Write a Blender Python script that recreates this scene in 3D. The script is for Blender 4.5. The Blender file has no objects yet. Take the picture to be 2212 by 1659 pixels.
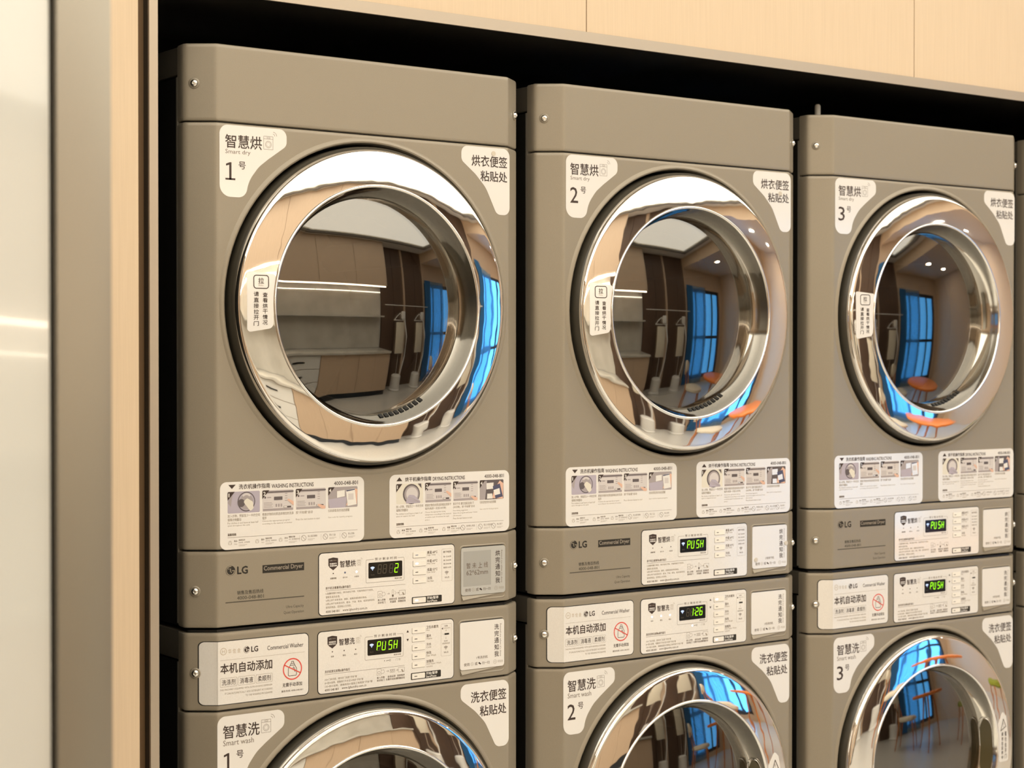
import bpy, bmesh, math, random
from mathutils import Vector, Matrix
random.seed(4)
sc = bpy.context.scene
COL = sc.collection
PI = math.pi

# ------------------------------------------------------------------ camera
cam_d = bpy.data.cameras.new('camera')
cam = bpy.data.objects.new('camera', cam_d); COL.objects.link(cam)
YAW, PITCH, FPX = math.radians(36.286), math.radians(-0.658), 3914.84
fwd = Vector((math.sin(YAW)*math.cos(PITCH), math.cos(YAW)*math.cos(PITCH), math.sin(PITCH)))
rgt = Vector((math.cos(YAW), -math.sin(YAW), 0)); up = rgt.cross(fwd)
m = Matrix((rgt, up, -fwd)).transposed().to_4x4()
m.translation = Vector((-1.3903, -2.7230, 1.425))
cam.matrix_world = m
cam_d.sensor_width = 36.0
cam_d.lens = FPX/2212*36.0
cam_d.clip_start = 0.05
cam_d.dof.use_dof = True
cam_d.dof.focus_distance = 3.25
cam_d.dof.aperture_fstop = 5.6
sc.camera = cam

# ------------------------------------------------------------------ view / world
sc.view_settings.view_transform = 'Standard'
sc.view_settings.look = 'None'
sc.view_settings.exposure = 0.0
sc.view_settings.gamma = 1.0
sc.view_settings.use_curve_mapping = False
world = bpy.data.worlds.new('dusk_sky'); sc.world = world
world.use_nodes = True
bg = world.node_tree.nodes['Background']
bg.inputs['Color'].default_value = (0.11, 0.47, 0.95, 1)
bg.inputs['Strength'].default_value = 3.1
CEIL_LIGHT = 2.5       # strength of the luminous ceiling
CEIL_COL = (1.0, 0.945, 0.80)
LED_LIGHT = 15.0

# ------------------------------------------------------------------ materials
def mat(name, color, rough=0.5, metal=0.0, spec=0.5, emit=None, estr=0.0, coat=0.0, coat_r=0.05, coat_ior=1.5):
    mt = bpy.data.materials.new(name); mt.use_nodes = True
    b = mt.node_tree.nodes['Principled BSDF']
    b.inputs['Base Color'].default_value = (*color, 1)
    b.inputs['Roughness'].default_value = rough
    b.inputs['Metallic'].default_value = metal
    b.inputs['Specular IOR Level'].default_value = spec
    b.inputs['Coat Weight'].default_value = coat
    b.inputs['Coat Roughness'].default_value = coat_r
    b.inputs['Coat IOR'].default_value = coat_ior
    if emit:
        b.inputs['Emission Color'].default_value = (*emit, 1)
        b.inputs['Emission Strength'].default_value = estr
    return mt
def noise_color(mt, c1, c2, scale=(1, 1, 1), nscale=5.0, detail=4.0, bump=0.0):
    nt = mt.node_tree; b = nt.nodes['Principled BSDF']
    tc = nt.nodes.new('ShaderNodeTexCoord'); mp = nt.nodes.new('ShaderNodeMapping')
    mp.inputs['Scale'].default_value = scale
    nz = nt.nodes.new('ShaderNodeTexNoise'); nz.inputs['Scale'].default_value = nscale; nz.inputs['Detail'].default_value = detail
    rp = nt.nodes.new('ShaderNodeValToRGB')
    rp.color_ramp.elements[0].position = 0.3; rp.color_ramp.elements[1].position = 0.7
    rp.color_ramp.elements[0].color = (*c1, 1); rp.color_ramp.elements[1].color = (*c2, 1)
    nt.links.new(tc.outputs['Object'], mp.inputs['Vector']); nt.links.new(mp.outputs['Vector'], nz.inputs['Vector'])
    nt.links.new(nz.outputs['Fac'], rp.inputs['Fac']); nt.links.new(rp.outputs['Color'], b.inputs['Base Color'])
    if bump:
        bp = nt.nodes.new('ShaderNodeBump'); bp.inputs['Strength'].default_value = bump; bp.inputs['Distance'].default_value = 0.001
        nt.links.new(nz.outputs['Fac'], bp.inputs['Height']); nt.links.new(bp.outputs['Normal'], b.inputs['Normal'])
    return mt

M = {}
M['paint'] = noise_color(mat('machine_paint', (.28, .24, .19), .42, .15, coat=.25, coat_r=.16), (.280, .242, .188), (.308, .267, .209), (1, 1, 1), 900, 2)
M['lid'] = mat('machine_lid', (.085, .074, .06), .38, .3)
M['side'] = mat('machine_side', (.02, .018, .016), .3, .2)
M['flange'] = mat('flange_metal', (.42, .38, .32), .35, .6)
M['doorside'] = mat('door_side_plastic', (.045, .04, .03), .33)
M['chrome'] = mat('chrome', (.93, .915, .90), .025, 1.0)
def ripple(mt, scale, dist):
    nt = mt.node_tree; b = nt.nodes['Principled BSDF']
    tc = nt.nodes.new('ShaderNodeTexCoord'); nz = nt.nodes.new('ShaderNodeTexNoise'); nz.inputs['Scale'].default_value = scale; nz.inputs['Detail'].default_value = 1.0
    bp = nt.nodes.new('ShaderNodeBump'); bp.inputs['Strength'].default_value = 1.0; bp.inputs['Distance'].default_value = dist
    nt.links.new(tc.outputs['Object'], nz.inputs['Vector']); nt.links.new(nz.outputs['Fac'], bp.inputs['Height']); nt.links.new(bp.outputs['Normal'], b.inputs['Normal'])
ripple(M['chrome'], 22, .00025)
M['chrome_soft'] = mat('chrome_rim', (.95, .94, .93), .12, 1.0)
M['steel'] = mat('inner_steel', (.55, .53, .49), .09, 1.0)
M['drum'] = mat('drum_steel', (.18, .165, .14), .4, .8)
M['drum_dark'] = mat('drum_dark', (.012, .011, .010), .5)
M['black'] = mat('black_plastic', (.008, .008, .008), .35)
M['screw'] = mat('screw_metal', (.85, .84, .82), .16, 1.0)
M['white'] = mat('sticker_white', (.79, .765, .75), .38, coat=1.0, coat_r=.12, coat_ior=1.75)
M['panel'] = noise_color(mat('panel_white', (.82, .785, .735), .3, coat=1.0, coat_r=.09, coat_ior=1.9), (.79, .765, .745), (.83, .805, .785), (1, 1, 1), 400, 2)
M['greycard'] = mat('card_grey', (.46, .455, .44), .45)
M['greysq'] = mat('square_grey', (.36, .355, .34), .5)
M['ink'] = mat('ink_brown', (.040, .022, .016), .5)
M['ink2'] = mat('ink_soft', (.16, .125, .10), .5)
M['ink3'] = mat('ink_pale', (.33, .28, .23), .55)
M['gold'] = mat('ink_gold', (.42, .33, .22), .5)
M['darkgrey'] = mat('ink_darkgrey', (.030, .026, .021), .5, spec=.25)
M['faded'] = mat('ink_faded', (.085, .075, .06), .5, spec=.25)
M['red'] = mat('ink_red', (.72, .07, .05), .5)
M['purple'] = mat('ink_purple', (.25, .16, .42), .5)
M['p_grey'] = mat('print_grey', (.36, .32, .33), .5)
M['p_lgrey'] = mat('print_light', (.60, .56, .56), .5)
M['p_dgrey'] = mat('print_dark', (.11, .09, .095), .5)
M['p_lilac'] = mat('print_lilac', (.42, .38, .46), .5)
M['p_skin'] = mat('print_skin', (.70, .44, .34), .5)
M['p_cream'] = mat('print_cream', (.70, .66, .58), .5)
M['p_blue'] = mat('print_navy', (.07, .075, .14), .5)
M['window'] = mat('display_glass', (.008, .008, .008), .12)
M['digit'] = mat('digit_lit', (.1, .3, 0), .5, emit=(.34, 1.0, 0.0), estr=1.6)
M['digit_off'] = mat('digit_unlit', (.075, .06, .04), .5)
M['wifi_lit'] = mat('wifi_lit', (.4, .5, .8), .5, emit=(.55, .68, 1.0), estr=1.3)
M['led_lit'] = mat('led_lit', (.8, .85, 1), .5, emit=(.78, .86, 1.0), estr=3.0)
M['led_dim'] = mat('led_dim', (.10, .12, .22), .4)
M['button'] = mat('button_white', (.83, .795, .745), .35, coat=.3)
M['clear'] = mat('clear_dot', (.62, .56, .48), .25, coat=.4)

# glazing: tinted, partly reflecting (Schlick curve on the facing angle, the same from both sides)
def glazing(name, tint, f0=.1, rough=0.0):
    g = bpy.data.materials.new(name); g.use_nodes = True
    nt = g.node_tree; nt.nodes.clear()
    out = nt.nodes.new('ShaderNodeOutputMaterial'); mx = nt.nodes.new('ShaderNodeMixShader')
    tr = nt.nodes.new('ShaderNodeBsdfTransparent'); tr.inputs['Color'].default_value = (*tint, 1)
    gl = nt.nodes.new('ShaderNodeBsdfGlossy'); gl.inputs['Roughness'].default_value = rough
    lw = nt.nodes.new('ShaderNodeLayerWeight'); lw.inputs['Blend'].default_value = .5
    pw = nt.nodes.new('ShaderNodeMath'); pw.operation = 'POWER'; pw.inputs[1].default_value = 5.0
    ma = nt.nodes.new('ShaderNodeMath'); ma.operation = 'MULTIPLY_ADD'; ma.inputs[1].default_value = 1-f0; ma.inputs[2].default_value = f0
    nt.links.new(lw.outputs['Facing'], pw.inputs[0]); nt.links.new(pw.outputs[0], ma.inputs[0]); nt.links.new(ma.outputs[0], mx.inputs['Fac'])
    nt.links.new(tr.outputs['BSDF'], mx.inputs[1]); nt.links.new(gl.outputs['BSDF'], mx.inputs[2])
    nt.links.new(mx.outputs['Shader'], out.inputs['Surface'])
    return g
def sheer_cloth(name, col, tcol, fac):
    g = bpy.data.materials.new(name); g.use_nodes = True
    nt = g.node_tree; nt.nodes.clear()
    out = nt.nodes.new('ShaderNodeOutputMaterial'); mx = nt.nodes.new('ShaderNodeMixShader'); mx.inputs['Fac'].default_value = fac
    tr = nt.nodes.new('ShaderNodeBsdfTransparent'); tr.inputs['Color'].default_value = (*tcol, 1)
    tl = nt.nodes.new('ShaderNodeBsdfTranslucent'); tl.inputs['Color'].default_value = (*col, 1)
    nt.links.new(tr.outputs['BSDF'], mx.inputs[1]); nt.links.new(tl.outputs['BSDF'], mx.inputs[2]); nt.links.new(mx.outputs['Shader'], out.inputs['Surface'])
    return g
M['doorglass'] = glazing('door_glass', (.60, .55, .48), .20, .012)
M['pane'] = glazing('window_glass', (.94, .97, 1.0), .04)

M['wood'] = noise_color(mat('pale_wood', (.70, .53, .35), .42), (.65, .505, .355), (.69, .54, .385), (60, 60, 1.2), 6, 5, .04)
M['wood_room'] = noise_color(mat('room_wood', (.60, .45, .32), .45), (.57, .425, .30), (.63, .475, .34), (20, 20, 1.0), 5, 4)
M['wood_end'] = noise_color(mat('end_wall_wood_lit', (.76, .57, .40), .5), (.74, .55, .385), (.78, .595, .42), (20, 20, 1.0), 5, 4)  # paler copy of the room wood; light on end wall and soffit put into colour
M['wood_dark'] = noise_color(mat('dark_wood', (.10, .06, .04), .45), (.085, .052, .036), (.12, .075, .05), (20, 20, 1.0), 5, 4)
M['reveal'] = mat('reveal_shade_brown', (.16, .095, .045), .5)  # recessed wood, its shade put into the dark brown
M['bronze'] = mat('bronze_metal', (.47, .405, .335), .36, .6)
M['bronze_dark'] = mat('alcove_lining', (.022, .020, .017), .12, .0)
M['lacquer'] = mat('white_lacquer', (.56, .565, .55), .10, coat=.8, coat_r=.03)
M['greymetal'] = mat('grey_metal', (.31, .288, .25), .38, .85)
M['gapdark'] = mat('gap_dark', (.05, .04, .03), .5)
M['plaster'] = mat('ceiling_plaster', (.82, .78, .71), .7)
M['lightpanel'] = mat('luminous_panel', (.9, .85, .75), .5, emit=CEIL_COL, estr=CEIL_LIGHT)
M['darktrim'] = mat('ceiling_trim', (.10, .08, .06), .45)
M['floor'] = noise_color(mat('terrazzo_floor', (.68, .66, .61), .3), (.56, .545, .51), (.66, .645, .605), (1, 1, 1), 40, 5)
M['stone'] = noise_color(mat('pale_stone', (.60, .57, .51), .22), (.52, .495, .44), (.66, .63, .57), (1, 1, 1), 3, 6)
M['ledstrip'] = mat('led_strip', (1, .9, .75), .5, emit=(1.0, .86, .66), estr=LED_LIGHT)
M['ledglow'] = mat('led_glow_on_stone', (1, .9, .75), .5, emit=(1.0, .88, .70), estr=LED_LIGHT*.5)  # emission for the added reflected glow on the stone, not a lamp
M['matwhite'] = mat('matt_white', (.78, .77, .74), .45)
M['curtain'] = mat('blue_curtain', (.035, .16, .36), .8)
M['sheer'] = sheer_cloth('sheer_blue', (.6, .78, .9), (.85, .93, .98), .28)
M['frame'] = mat('window_frame', (.02, .03, .045), .45)
M['cream_seat'] = mat('cream_fabric', (.72, .66, .54), .8)
M['green_seat'] = mat('green_fabric', (.24, .27, .02), .8)
M['teak'] = mat('orange_wood', (.55, .19, .045), .45)
M['tabletop'] = mat('orange_top', (.80, .22, .03), .35)

# ------------------------------------------------------------------ mesh helpers
def mesh_of(bm, name, mats, smooth=None):
    me = bpy.data.meshes.new(name)
    bmesh.ops.recalc_face_normals(bm, faces=bm.faces[:]) if smooth is not False else None
    bm.to_mesh(me); bm.free()
    for mm in (mats if isinstance(mats, (list, tuple)) else [mats]): me.materials.append(mm)
    if smooth:
        for p in me.polygons: p.use_smooth = True
        me.set_sharp_from_angle(angle=math.radians(smooth))
    return me
CACHE = {}
def put(name, key, builder, parent=None, label=None):
    """one object; meshes with the same key are shared"""
    if key is None or key not in CACHE:
        me = builder()
        if key is not None: CACHE[key] = me
    else: me = CACHE[key]
    o = bpy.data.objects.new(name, me); COL.objects.link(o)
    if parent: o.parent = parent
    if label: o['label'] = label
    return o
def root(name, loc, label, cat, group=None):
    o = bpy.data.objects.new(name, None); COL.objects.link(o)
    o.location = loc; o.empty_display_size = .1
    o['label'] = label; o['category'] = cat
    if group: o['group'] = group
    return o
def tag(o, label, cat, group=None):
    o['label'] = label; o['category'] = cat
    if group: o['group'] = group
    return o
def struct(o): o['kind'] = 'structure'; return o

def box(bm, x0, x1, y0, y1, z0, z1, mi=0, bev=0.0):
    vs = [bm.verts.new(p) for p in ((x0,y0,z0),(x1,y0,z0),(x1,y1,z0),(x0,y1,z0),(x0,y0,z1),(x1,y0,z1),(x1,y1,z1),(x0,y1,z1))]
    fs = [bm.faces.new([vs[i] for i in q]) for q in ((0,1,5,4),(1,2,6,5),(2,3,7,6),(3,0,4,7),(4,5,6,7),(3,2,1,0))]
    for f in fs: f.material_index = mi
    if bev:
        es = list({e for f in fs for e in f.edges})
        bmesh.ops.bevel(bm, geom=es, offset=bev, segments=2, profile=.5, affect='EDGES')
def boxmesh(name, mats, *bs, bev=0.0):
    def f():
        bm = bmesh.new()
        for b in bs: box(bm, *b, bev=bev)
        return mesh_of(bm, name, mats, 35 if bev else None)
    return f
def lathe(bm, prof, n=64, axis='y', c=(0, 0, 0), mi=0, a0=0.0, a1=None, cap0=False, cap1=False):
    """prof: list of (r, h). axis y: circle in xz, h along y; axis z: circle in xy"""
    full = a1 is None
    cnt = n if full else n+1
    rings = []
    for r, h in prof:
        if r < 1e-6:
            p = (c[0], c[1]+h, c[2]) if axis == 'y' else (c[0], c[1], c[2]+h)
            rings.append([bm.verts.new(p)]); continue
        ring = []
        for i in range(cnt):
            a = (2*PI*i/n) if full else a0+(a1-a0)*i/n
            if axis == 'y': p = (c[0]+r*math.cos(a), c[1]+h, c[2]+r*math.sin(a))
            else: p = (c[0]+r*math.cos(a), c[1]+r*math.sin(a), c[2]+h)
            ring.append(bm.verts.new(p))
        rings.append(ring)
    for A, B in zip(rings, rings[1:]):
        if len(A) == 1 and len(B) == 1: continue
        for i in range(n):
            j = (i+1) % n if full else i+1
            if len(A) == 1: f = bm.faces.new((A[0], B[i], B[j]))
            elif len(B) == 1: f = bm.faces.new((A[i], A[j], B[0]))
            else: f = bm.faces.new((A[i], A[j], B[j], B[i]))
            f.material_index = mi
    if cap0 and len(rings[0]) > 2: bm.faces.new(rings[0]).material_index = mi
    if cap1 and len(rings[-1]) > 2: bm.faces.new(rings[-1][::-1]).material_index = mi
def tube(bm, pts, r, n=8, mi=0):
    pts = [Vector(p) for p in pts]; rings = []
    rs = r if isinstance(r, (list, tuple)) else [r]*len(pts)
    for i, p in enumerate(pts):
        t = (pts[min(i+1, len(pts)-1)]-pts[max(i-1, 0)]).normalized()
        u = t.cross(Vector((0, 0, 1)));
        if u.length < 1e-3: u = t.cross(Vector((1, 0, 0)))
        u.normalize(); v = t.cross(u)
        rings.append([bm.verts.new(p+rs[i]*(math.cos(2*PI*k/n)*u+math.sin(2*PI*k/n)*v)) for k in range(n)])
    for A, B in zip(rings, rings[1:]):
        for k in range(n): bm.faces.new((A[k], A[(k+1) % n], B[(k+1) % n], B[k])).material_index = mi
    bm.faces.new(rings[0]).material_index = mi; bm.faces.new(rings[-1][::-1]).material_index = mi
def tubemesh(name, mats, pts, r, n=8):
    def f():
        bm = bmesh.new(); tube(bm, pts, r, n); return mesh_of(bm, name, mats, 50)
    return f

# ------------------------------------------------------------------ text
TXT = {}
def text_queue(s):
    if s not in TXT: TXT[s] = None
def text_build():
    objs = []
    for s in TXT:
        if TXT[s] is not None: continue
        cu = bpy.data.curves.new('t', 'FONT'); cu.body = s; cu.size = 1.0; cu.resolution_u = 2
        o = bpy.data.objects.new('t', cu); COL.objects.link(o); objs.append((s, o, cu))
    bpy.context.view_layer.update()
    dg = bpy.context.evaluated_depsgraph_get()
    for s, o, cu in objs:
        ev = o.evaluated_get(dg); me = ev.to_mesh()
        vs = [(v.co.x, v.co.y) for v in me.vertices]; fs = [tuple(p.vertices) for p in me.polygons]
        ev.to_mesh_clear()
        x0 = min(v[0] for v in vs); x1 = max(v[0] for v in vs); y0 = min(v[1] for v in vs); y1 = max(v[1] for v in vs)
        vs = [((x-x0)/max(x1-x0, 1e-6), (y-y0)/max(y1-y0, 1e-6)) for x, y in vs]
        TXT[s] = (vs, fs, (x1-x0)/max(y1-y0, 1e-6))
    for s, o, cu in objs:
        bpy.data.objects.remove(o); bpy.data.curves.remove(cu)

class Print:
    """flat print in millimetres on a machine front (x to the right, z up)"""
    def __init__(self): self.ops = []; self.lay = 0
    def up(self): self.lay += 1; return self
    def poly(self, pts, mk): self.ops.append(('p', [tuple(p) for p in pts], mk, self.lay)); return self
    def rect(self, x0, z0, x1, z1, mk, r=0.0): return self.poly(rrect(x0, z0, x1, z1, r), mk)
    def disc(self, x, z, r, mk, n=20, rz=None): return self.poly([(x+r*math.cos(2*PI*i/n), z+(rz or r)*math.sin(2*PI*i/n)) for i in range(n)], mk)
    def ringseg(self, x, z, r0, r1, a0, a1, mk, n=14):
        for i in range(n):
            a, b = (math.radians(a0+(a1-a0)*(i+k)/n) for k in (0, 1))
            self.poly([(x+r0*math.cos(a), z+r0*math.sin(a)), (x+r1*math.cos(a), z+r1*math.sin(a)), (x+r1*math.cos(b), z+r1*math.sin(b)), (x+r0*math.cos(b), z+r0*math.sin(b))], mk)
        return self
    def line(self, pts, w, mk, closed=False):
        pts = list(pts)
        if closed: pts = pts+[pts[0]]
        for (a, b), (c, d) in zip(pts, pts[1:]):
            L = math.hypot(c-a, d-b)
            if L < 1e-6: continue
            nx, nz = -(d-b)/L*w/2, (c-a)/L*w/2; ex, ez = (c-a)/L*w*.3, (d-b)/L*w*.3
            self.poly([(a+nx-ex, b+nz-ez), (a-nx-ex, b-nz-ez), (c-nx+ex, d-nz+ez), (c+nx+ex, d+nz+ez)], mk)
        return self
    def frame(self, x0, z0, x1, z1, r, w, mk): return self.line(rrect(x0, z0, x1, z1, r), w, mk, True)
    def text(self, s, x0, z0, x1, z1, mk, bold=0.0, rot=False):
        text_queue(s); self.ops.append(('t', (s, x0, z0, x1, z1, bold, rot), mk, self.lay)); return self
    def vtext(self, s, x0, z0, x1, z1, mk, bold=0.0):
        n = len(s); h = (z1-z0)/(n+.25*(n-1))
        for i, ch in enumerate(s):
            t = z1-i*1.25*h; self.text(ch, x0, t-h, x1, t, mk, bold)
        return self
    def htext(self, s, x0, z0, x1, z1, mk, bold=0.0):
        """characters spread over the box one by one"""
        n = len(s); w = (x1-x0)/(n+.45*(n-1))
        for i, ch in enumerate(s): self.text(ch, x0+i*1.45*w, z0, x0+i*1.45*w+w, z1, mk, bold)
        return self
    def build(self, name, smap, cuts=None):
        """smap(x_mm, z_mm, off_mm) -> point in metres"""
        bm = bmesh.new(); names = []
        def mi(k):
            if k not in names: names.append(k)
            return names.index(k)
        for kind, d, mk, lay in self.ops:
            off = .10*lay
            if kind == 'p':
                f = bm.faces.new([bm.verts.new((x, off, z)) for x, z in d]); f.material_index = mi(mk)
            else:
                s, x0, z0, x1, z1, bold, rot = d
                vs, fs, asp = TXT[s]
                if x1 is None: x1 = x0+(z1-z0)*asp
                sh = [(0, 0)] if not bold else [(-bold, 0), (bold, 0), (0, bold), (0, -bold)]
                for q, (sx, sz) in enumerate(sh):
                    if rot: vv = [bm.verts.new((x0+v*(x1-x0)+sx, off+.01*q, z1-u*(z1-z0)+sz)) for u, v in vs]
                    else: vv = [bm.verts.new((x0+u*(x1-x0)+sx, off+.01*q, z0+v*(z1-z0)+sz)) for u, v in vs]
                    for f in fs:
                        try: bm.faces.new([vv[i] for i in f]).material_index = mi(mk)
                        except ValueError: pass
        for co, no in (cuts or []):
            bmesh.ops.bisect_plane(bm, geom=bm.verts[:]+bm.edges[:]+bm.faces[:], plane_co=co, plane_no=no)
        for v in bm.verts: v.co = Vector(smap(v.co.x, v.co.z, v.co.y))
        me = bpy.data.meshes.new(name)
        bm.to_mesh(me); bm.free()
        for k in names: me.materials.append(M[k])
        return me

def rrect(x0, z0, x1, z1, r=0.0, n=5):
    if r <= 0: return [(x0, z0), (x1, z0), (x1, z1), (x0, z1)]
    out = []
    for cx, cz, a in ((x1-r, z1-r, 0), (x0+r, z1-r, 90), (x0+r, z0+r, 180), (x1-r, z0+r, 270)):
        for i in range(n+1):
            t = math.radians(a+90*i/n); out.append((cx+r*math.cos(t), cz+r*math.sin(t)))
    return out
def rounded(pts, rads, n=6):
    """round the corners of a polygon"""
    out = []; N = len(pts)
    for i in range(N):
        p = Vector(pts[i]); a = Vector(pts[i-1]); b = Vector(pts[(i+1) % N]); r = rads[i]
        if r <= 0: out.append(tuple(p)); continue
        u = (a-p).normalized(); v = (b-p).normalized()
        ang = u.angle(v); t = r/math.tan(ang/2); t = min(t, (a-p).length*.49, (b-p).length*.49); rr = t*math.tan(ang/2)
        c = p+(u+v).normalized()*(rr/math.sin(ang/2))
        s0 = p+u*t-c; s1 = p+v*t-c
        a0 = math.atan2(s0.y, s0.x); d = math.atan2(s1.y, s1.x)-a0
        while d > PI: d -= 2*PI
        while d < -PI: d += 2*PI
        for k in range(n+1):
            q = a0+d*k/n; out.append((c.x+rr*math.cos(q), c.y+rr*math.sin(q)))
    return out

def slab(name, pts, mk, smap, thick=.4, cuts=None, base=0.0):
    """a thin plate (sticker, panel) with that outline; face at off = base+thick"""
    def f():
        bm = bmesh.new()
        fc = bm.faces.new([bm.verts.new((x, base, z)) for x, z in pts])
        r = bmesh.ops.extrude_face_region(bm, geom=[fc])
        for v in r['geom']:
            if isinstance(v, bmesh.types.BMVert): v.co.y = base+thick
        for co, no in (cuts or []):
            bmesh.ops.bisect_plane(bm, geom=bm.verts[:]+bm.edges[:]+bm.faces[:], plane_co=co, plane_no=no)
        for v in bm.verts: v.co = Vector(smap(v.co.x, v.co.z, v.co.y))
        bmesh.ops.recalc_face_normals(bm, faces=bm.faces[:])
        return mesh_of(bm, name, M[mk], False)
    return f

# ------------------------------------------------------------------ machine geometry
HX = .300                                  # half width of the flat front
PROFILE = [(-.3424, .060), (-.3438, .048), (-.3445, .0385), (-.3435, .0342), (-.3403, .0304), (-.3378, .0283), (-.3352, .0263), (-.3070, .0052), (-.3048, .0036), (-.3015, .0012), (-.2985, .0), (-.2960, .0)]
PROFILE = PROFILE+[(-x, y) for x, y in PROFILE[::-1]]
def inset(d):
    out = []
    n = len(PROFILE)
    for i, (x, y) in enumerate(PROFILE):
        a = Vector(PROFILE[max(i-1, 0)]); b = Vector(PROFILE[min(i+1, n-1)])
        t = (b-a).normalized(); nrm = Vector((-t.y, t.x))
        q = Vector((x, y))+nrm*d
        out.append((q.x, q.y if i not in (0, n-1) else .060))
    return out
def shell(bm, z0, z1, skip_center=False, rt=.0045, rb=.0035):
    rows = [(z0, rb), (z0+.0003, rb*.55), (z0+rb*.35, rb*.2), (z0+rb, 0), (z0+rb+.0025, 0), (z1-rt-.0025, 0), (z1-rt, 0), (z1-rt*.35, rt*.2), (z1-.0003, rt*.55), (z1, rt)]
    R = []
    for z, d in rows:
        R.append([bm.verts.new((x, y, z)) for x, y in inset(d)])
    ci = len(PROFILE)//2-1
    for k, (A, B) in enumerate(zip(R, R[1:])):
        for i in range(len(A)-1):
            if skip_center and k == 4 and i == ci: continue
            bm.faces.new((A[i], A[i+1], B[i+1], B[i]))
    bm.faces.new(R[0][::-1]); bm.faces.new(R[-1])
    return R[4][ci], R[4][ci+1], R[5][ci], R[5][ci+1]
def cap_mesh(z0, z1):
    def f():
        bm = bmesh.new(); shell(bm, z0, z1); return mesh_of(bm, 'front_shell', M['paint'], 28)
    return f
def gap_mesh(z0, z1):
    def f():
        bm = bmesh.new(); pr = inset(.008)
        A = [bm.verts.new((x, y, z0)) for x, y in pr]; B = [bm.verts.new((x, y, z1)) for x, y in pr]
        for i in range(len(A)-1): bm.faces.new((A[i], A[i+1], B[i+1], B[i]))
        bm.faces.new(A[::-1]); bm.faces.new(B); bm.faces.new((A[0], B[0], B[-1], A[-1]))
        return mesh_of(bm, 'gap', M['black'], False)
    return f
LIP = [(.2965, 0.0), (.2945, -.0012), (.2920, -.0026), (.2895, -.0028), (.2872, -.0016), (.2858, .002), (.2850, .010), (.2845, .055)]
def front_mesh(z0, z1, cz):
    def f():
        bm = bmesh.new()
        a, b, c, d = shell(bm, z0, z1, True)
        N = 96
        ring = [bm.verts.new((LIP[0][0]*math.cos(2*PI*i/N), 0, cz+LIP[0][0]*math.sin(2*PI*i/N))) for i in range(N)]
        x0, x1, za, zb = a.co.x, b.co.x, a.co.z, c.co.z
        # straight edge points opposite each ring point
        def hit(t):
            dx, dz = math.cos(t), math.sin(t); s = 1e9
            if dx > 1e-9: s = min(s, x1/dx)
            if dx < -1e-9: s = min(s, x0/dx)
            if dz > 1e-9: s = min(s, (zb-cz)/dz)
            if dz < -1e-9: s = min(s, (za-cz)/dz)
            return (s*dx, 0, cz+s*dz)
        outer = [bm.verts.new(hit(2*PI*i/N)) for i in range(N)]
        corners = [(d, x1, zb), (c, x0, zb), (a, x0, za), (b, x1, za)]
        for i in range(N):
            j = (i+1) % N
            p, q = outer[i].co, outer[j].co
            ex = None
            for cv, cx, czz in corners:
                same = (abs(p.x-q.x) < 1e-6 or abs(p.z-q.z) < 1e-6)
                if not same and ((abs(p.x-cx) < 1e-6 and abs(q.z-czz) < 1e-6) or (abs(p.z-czz) < 1e-6 and abs(q.x-cx) < 1e-6)): ex = cv
            bm.faces.new([ring[i], outer[i]]+([ex] if ex else [])+[outer[j], ring[j]])
        prev = ring
        for r, h in LIP[1:]:
            cur = [bm.verts.new((r*math.cos(2*PI*i/N), h, cz+r*math.sin(2*PI*i/N))) for i in range(N)]
            for i in range(N):
                j = (i+1) % N; bm.faces.new((prev[i], prev[j], cur[j], cur[i]))
            prev = cur
        bmesh.ops.remove_doubles(bm, verts=bm.verts[:], dist=1e-6)
        return mesh_of(bm, 'front_panel', M['paint'], 28)
    return f
def sflat(zb):
    return lambda x, z, off: (x/1000, -off/1000, z/1000-zb)
def swrap(zb):
    def f(x, z, off):
        ax = abs(x); s = 1 if x > 0 else -1
        if ax <= 300: return (x/1000, -off/1000, z/1000-zb)
        d = ax-300
        return (s*(ax+0*d-off*.6*min(1, d/4))/1000, (.75*d-off*.8)/1000, z/1000-zb)
    return f
# door profile
R_OUT, R_RIM = .2700, .2120
RINGP = []
def _ring():
    y = -.0242; r = R_OUT; n = 28
    RINGP.append((r, y))
    for i in range(n):
        t = (i+.5)/n
        tilt = math.radians(5+5*(1-t)+15*max(0, (.1-t)/.1)**2)
        dr = (R_OUT-R_RIM)/n
        r -= dr; y -= dr*math.tan(tilt); RINGP.append((r, y))
_ring()
def ring_y(r):
    for (r0, y0), (r1, y1) in zip(RINGP, RINGP[1:]):
        if r1 <= r <= r0: return y0+(y1-y0)*(r0-r)/(r0-r1)
    return RINGP[0][1] if r > R_OUT else RINGP[-1][1]
def sring(cz, zb):
    def f(x, z, off):
        dx, dz = x/1000, z/1000-cz
        r = math.hypot(dx, dz)
        y = ring_y(r); sl = (ring_y(r+.002)-ring_y(r-.002))/.004
        nrm = Vector((dx/r*sl*-1, -1, dz/r*sl*-1)).normalized() if r > 0 else Vector((0, -1, 0))
        nrm = Vector((dx/r*sl, -1, dz/r*sl)).normalized()
        p = Vector((dx, y, z/1000-zb))+nrm*off/1000
        return p
    return f
Y_IN = RINGP[-1][1]
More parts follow.
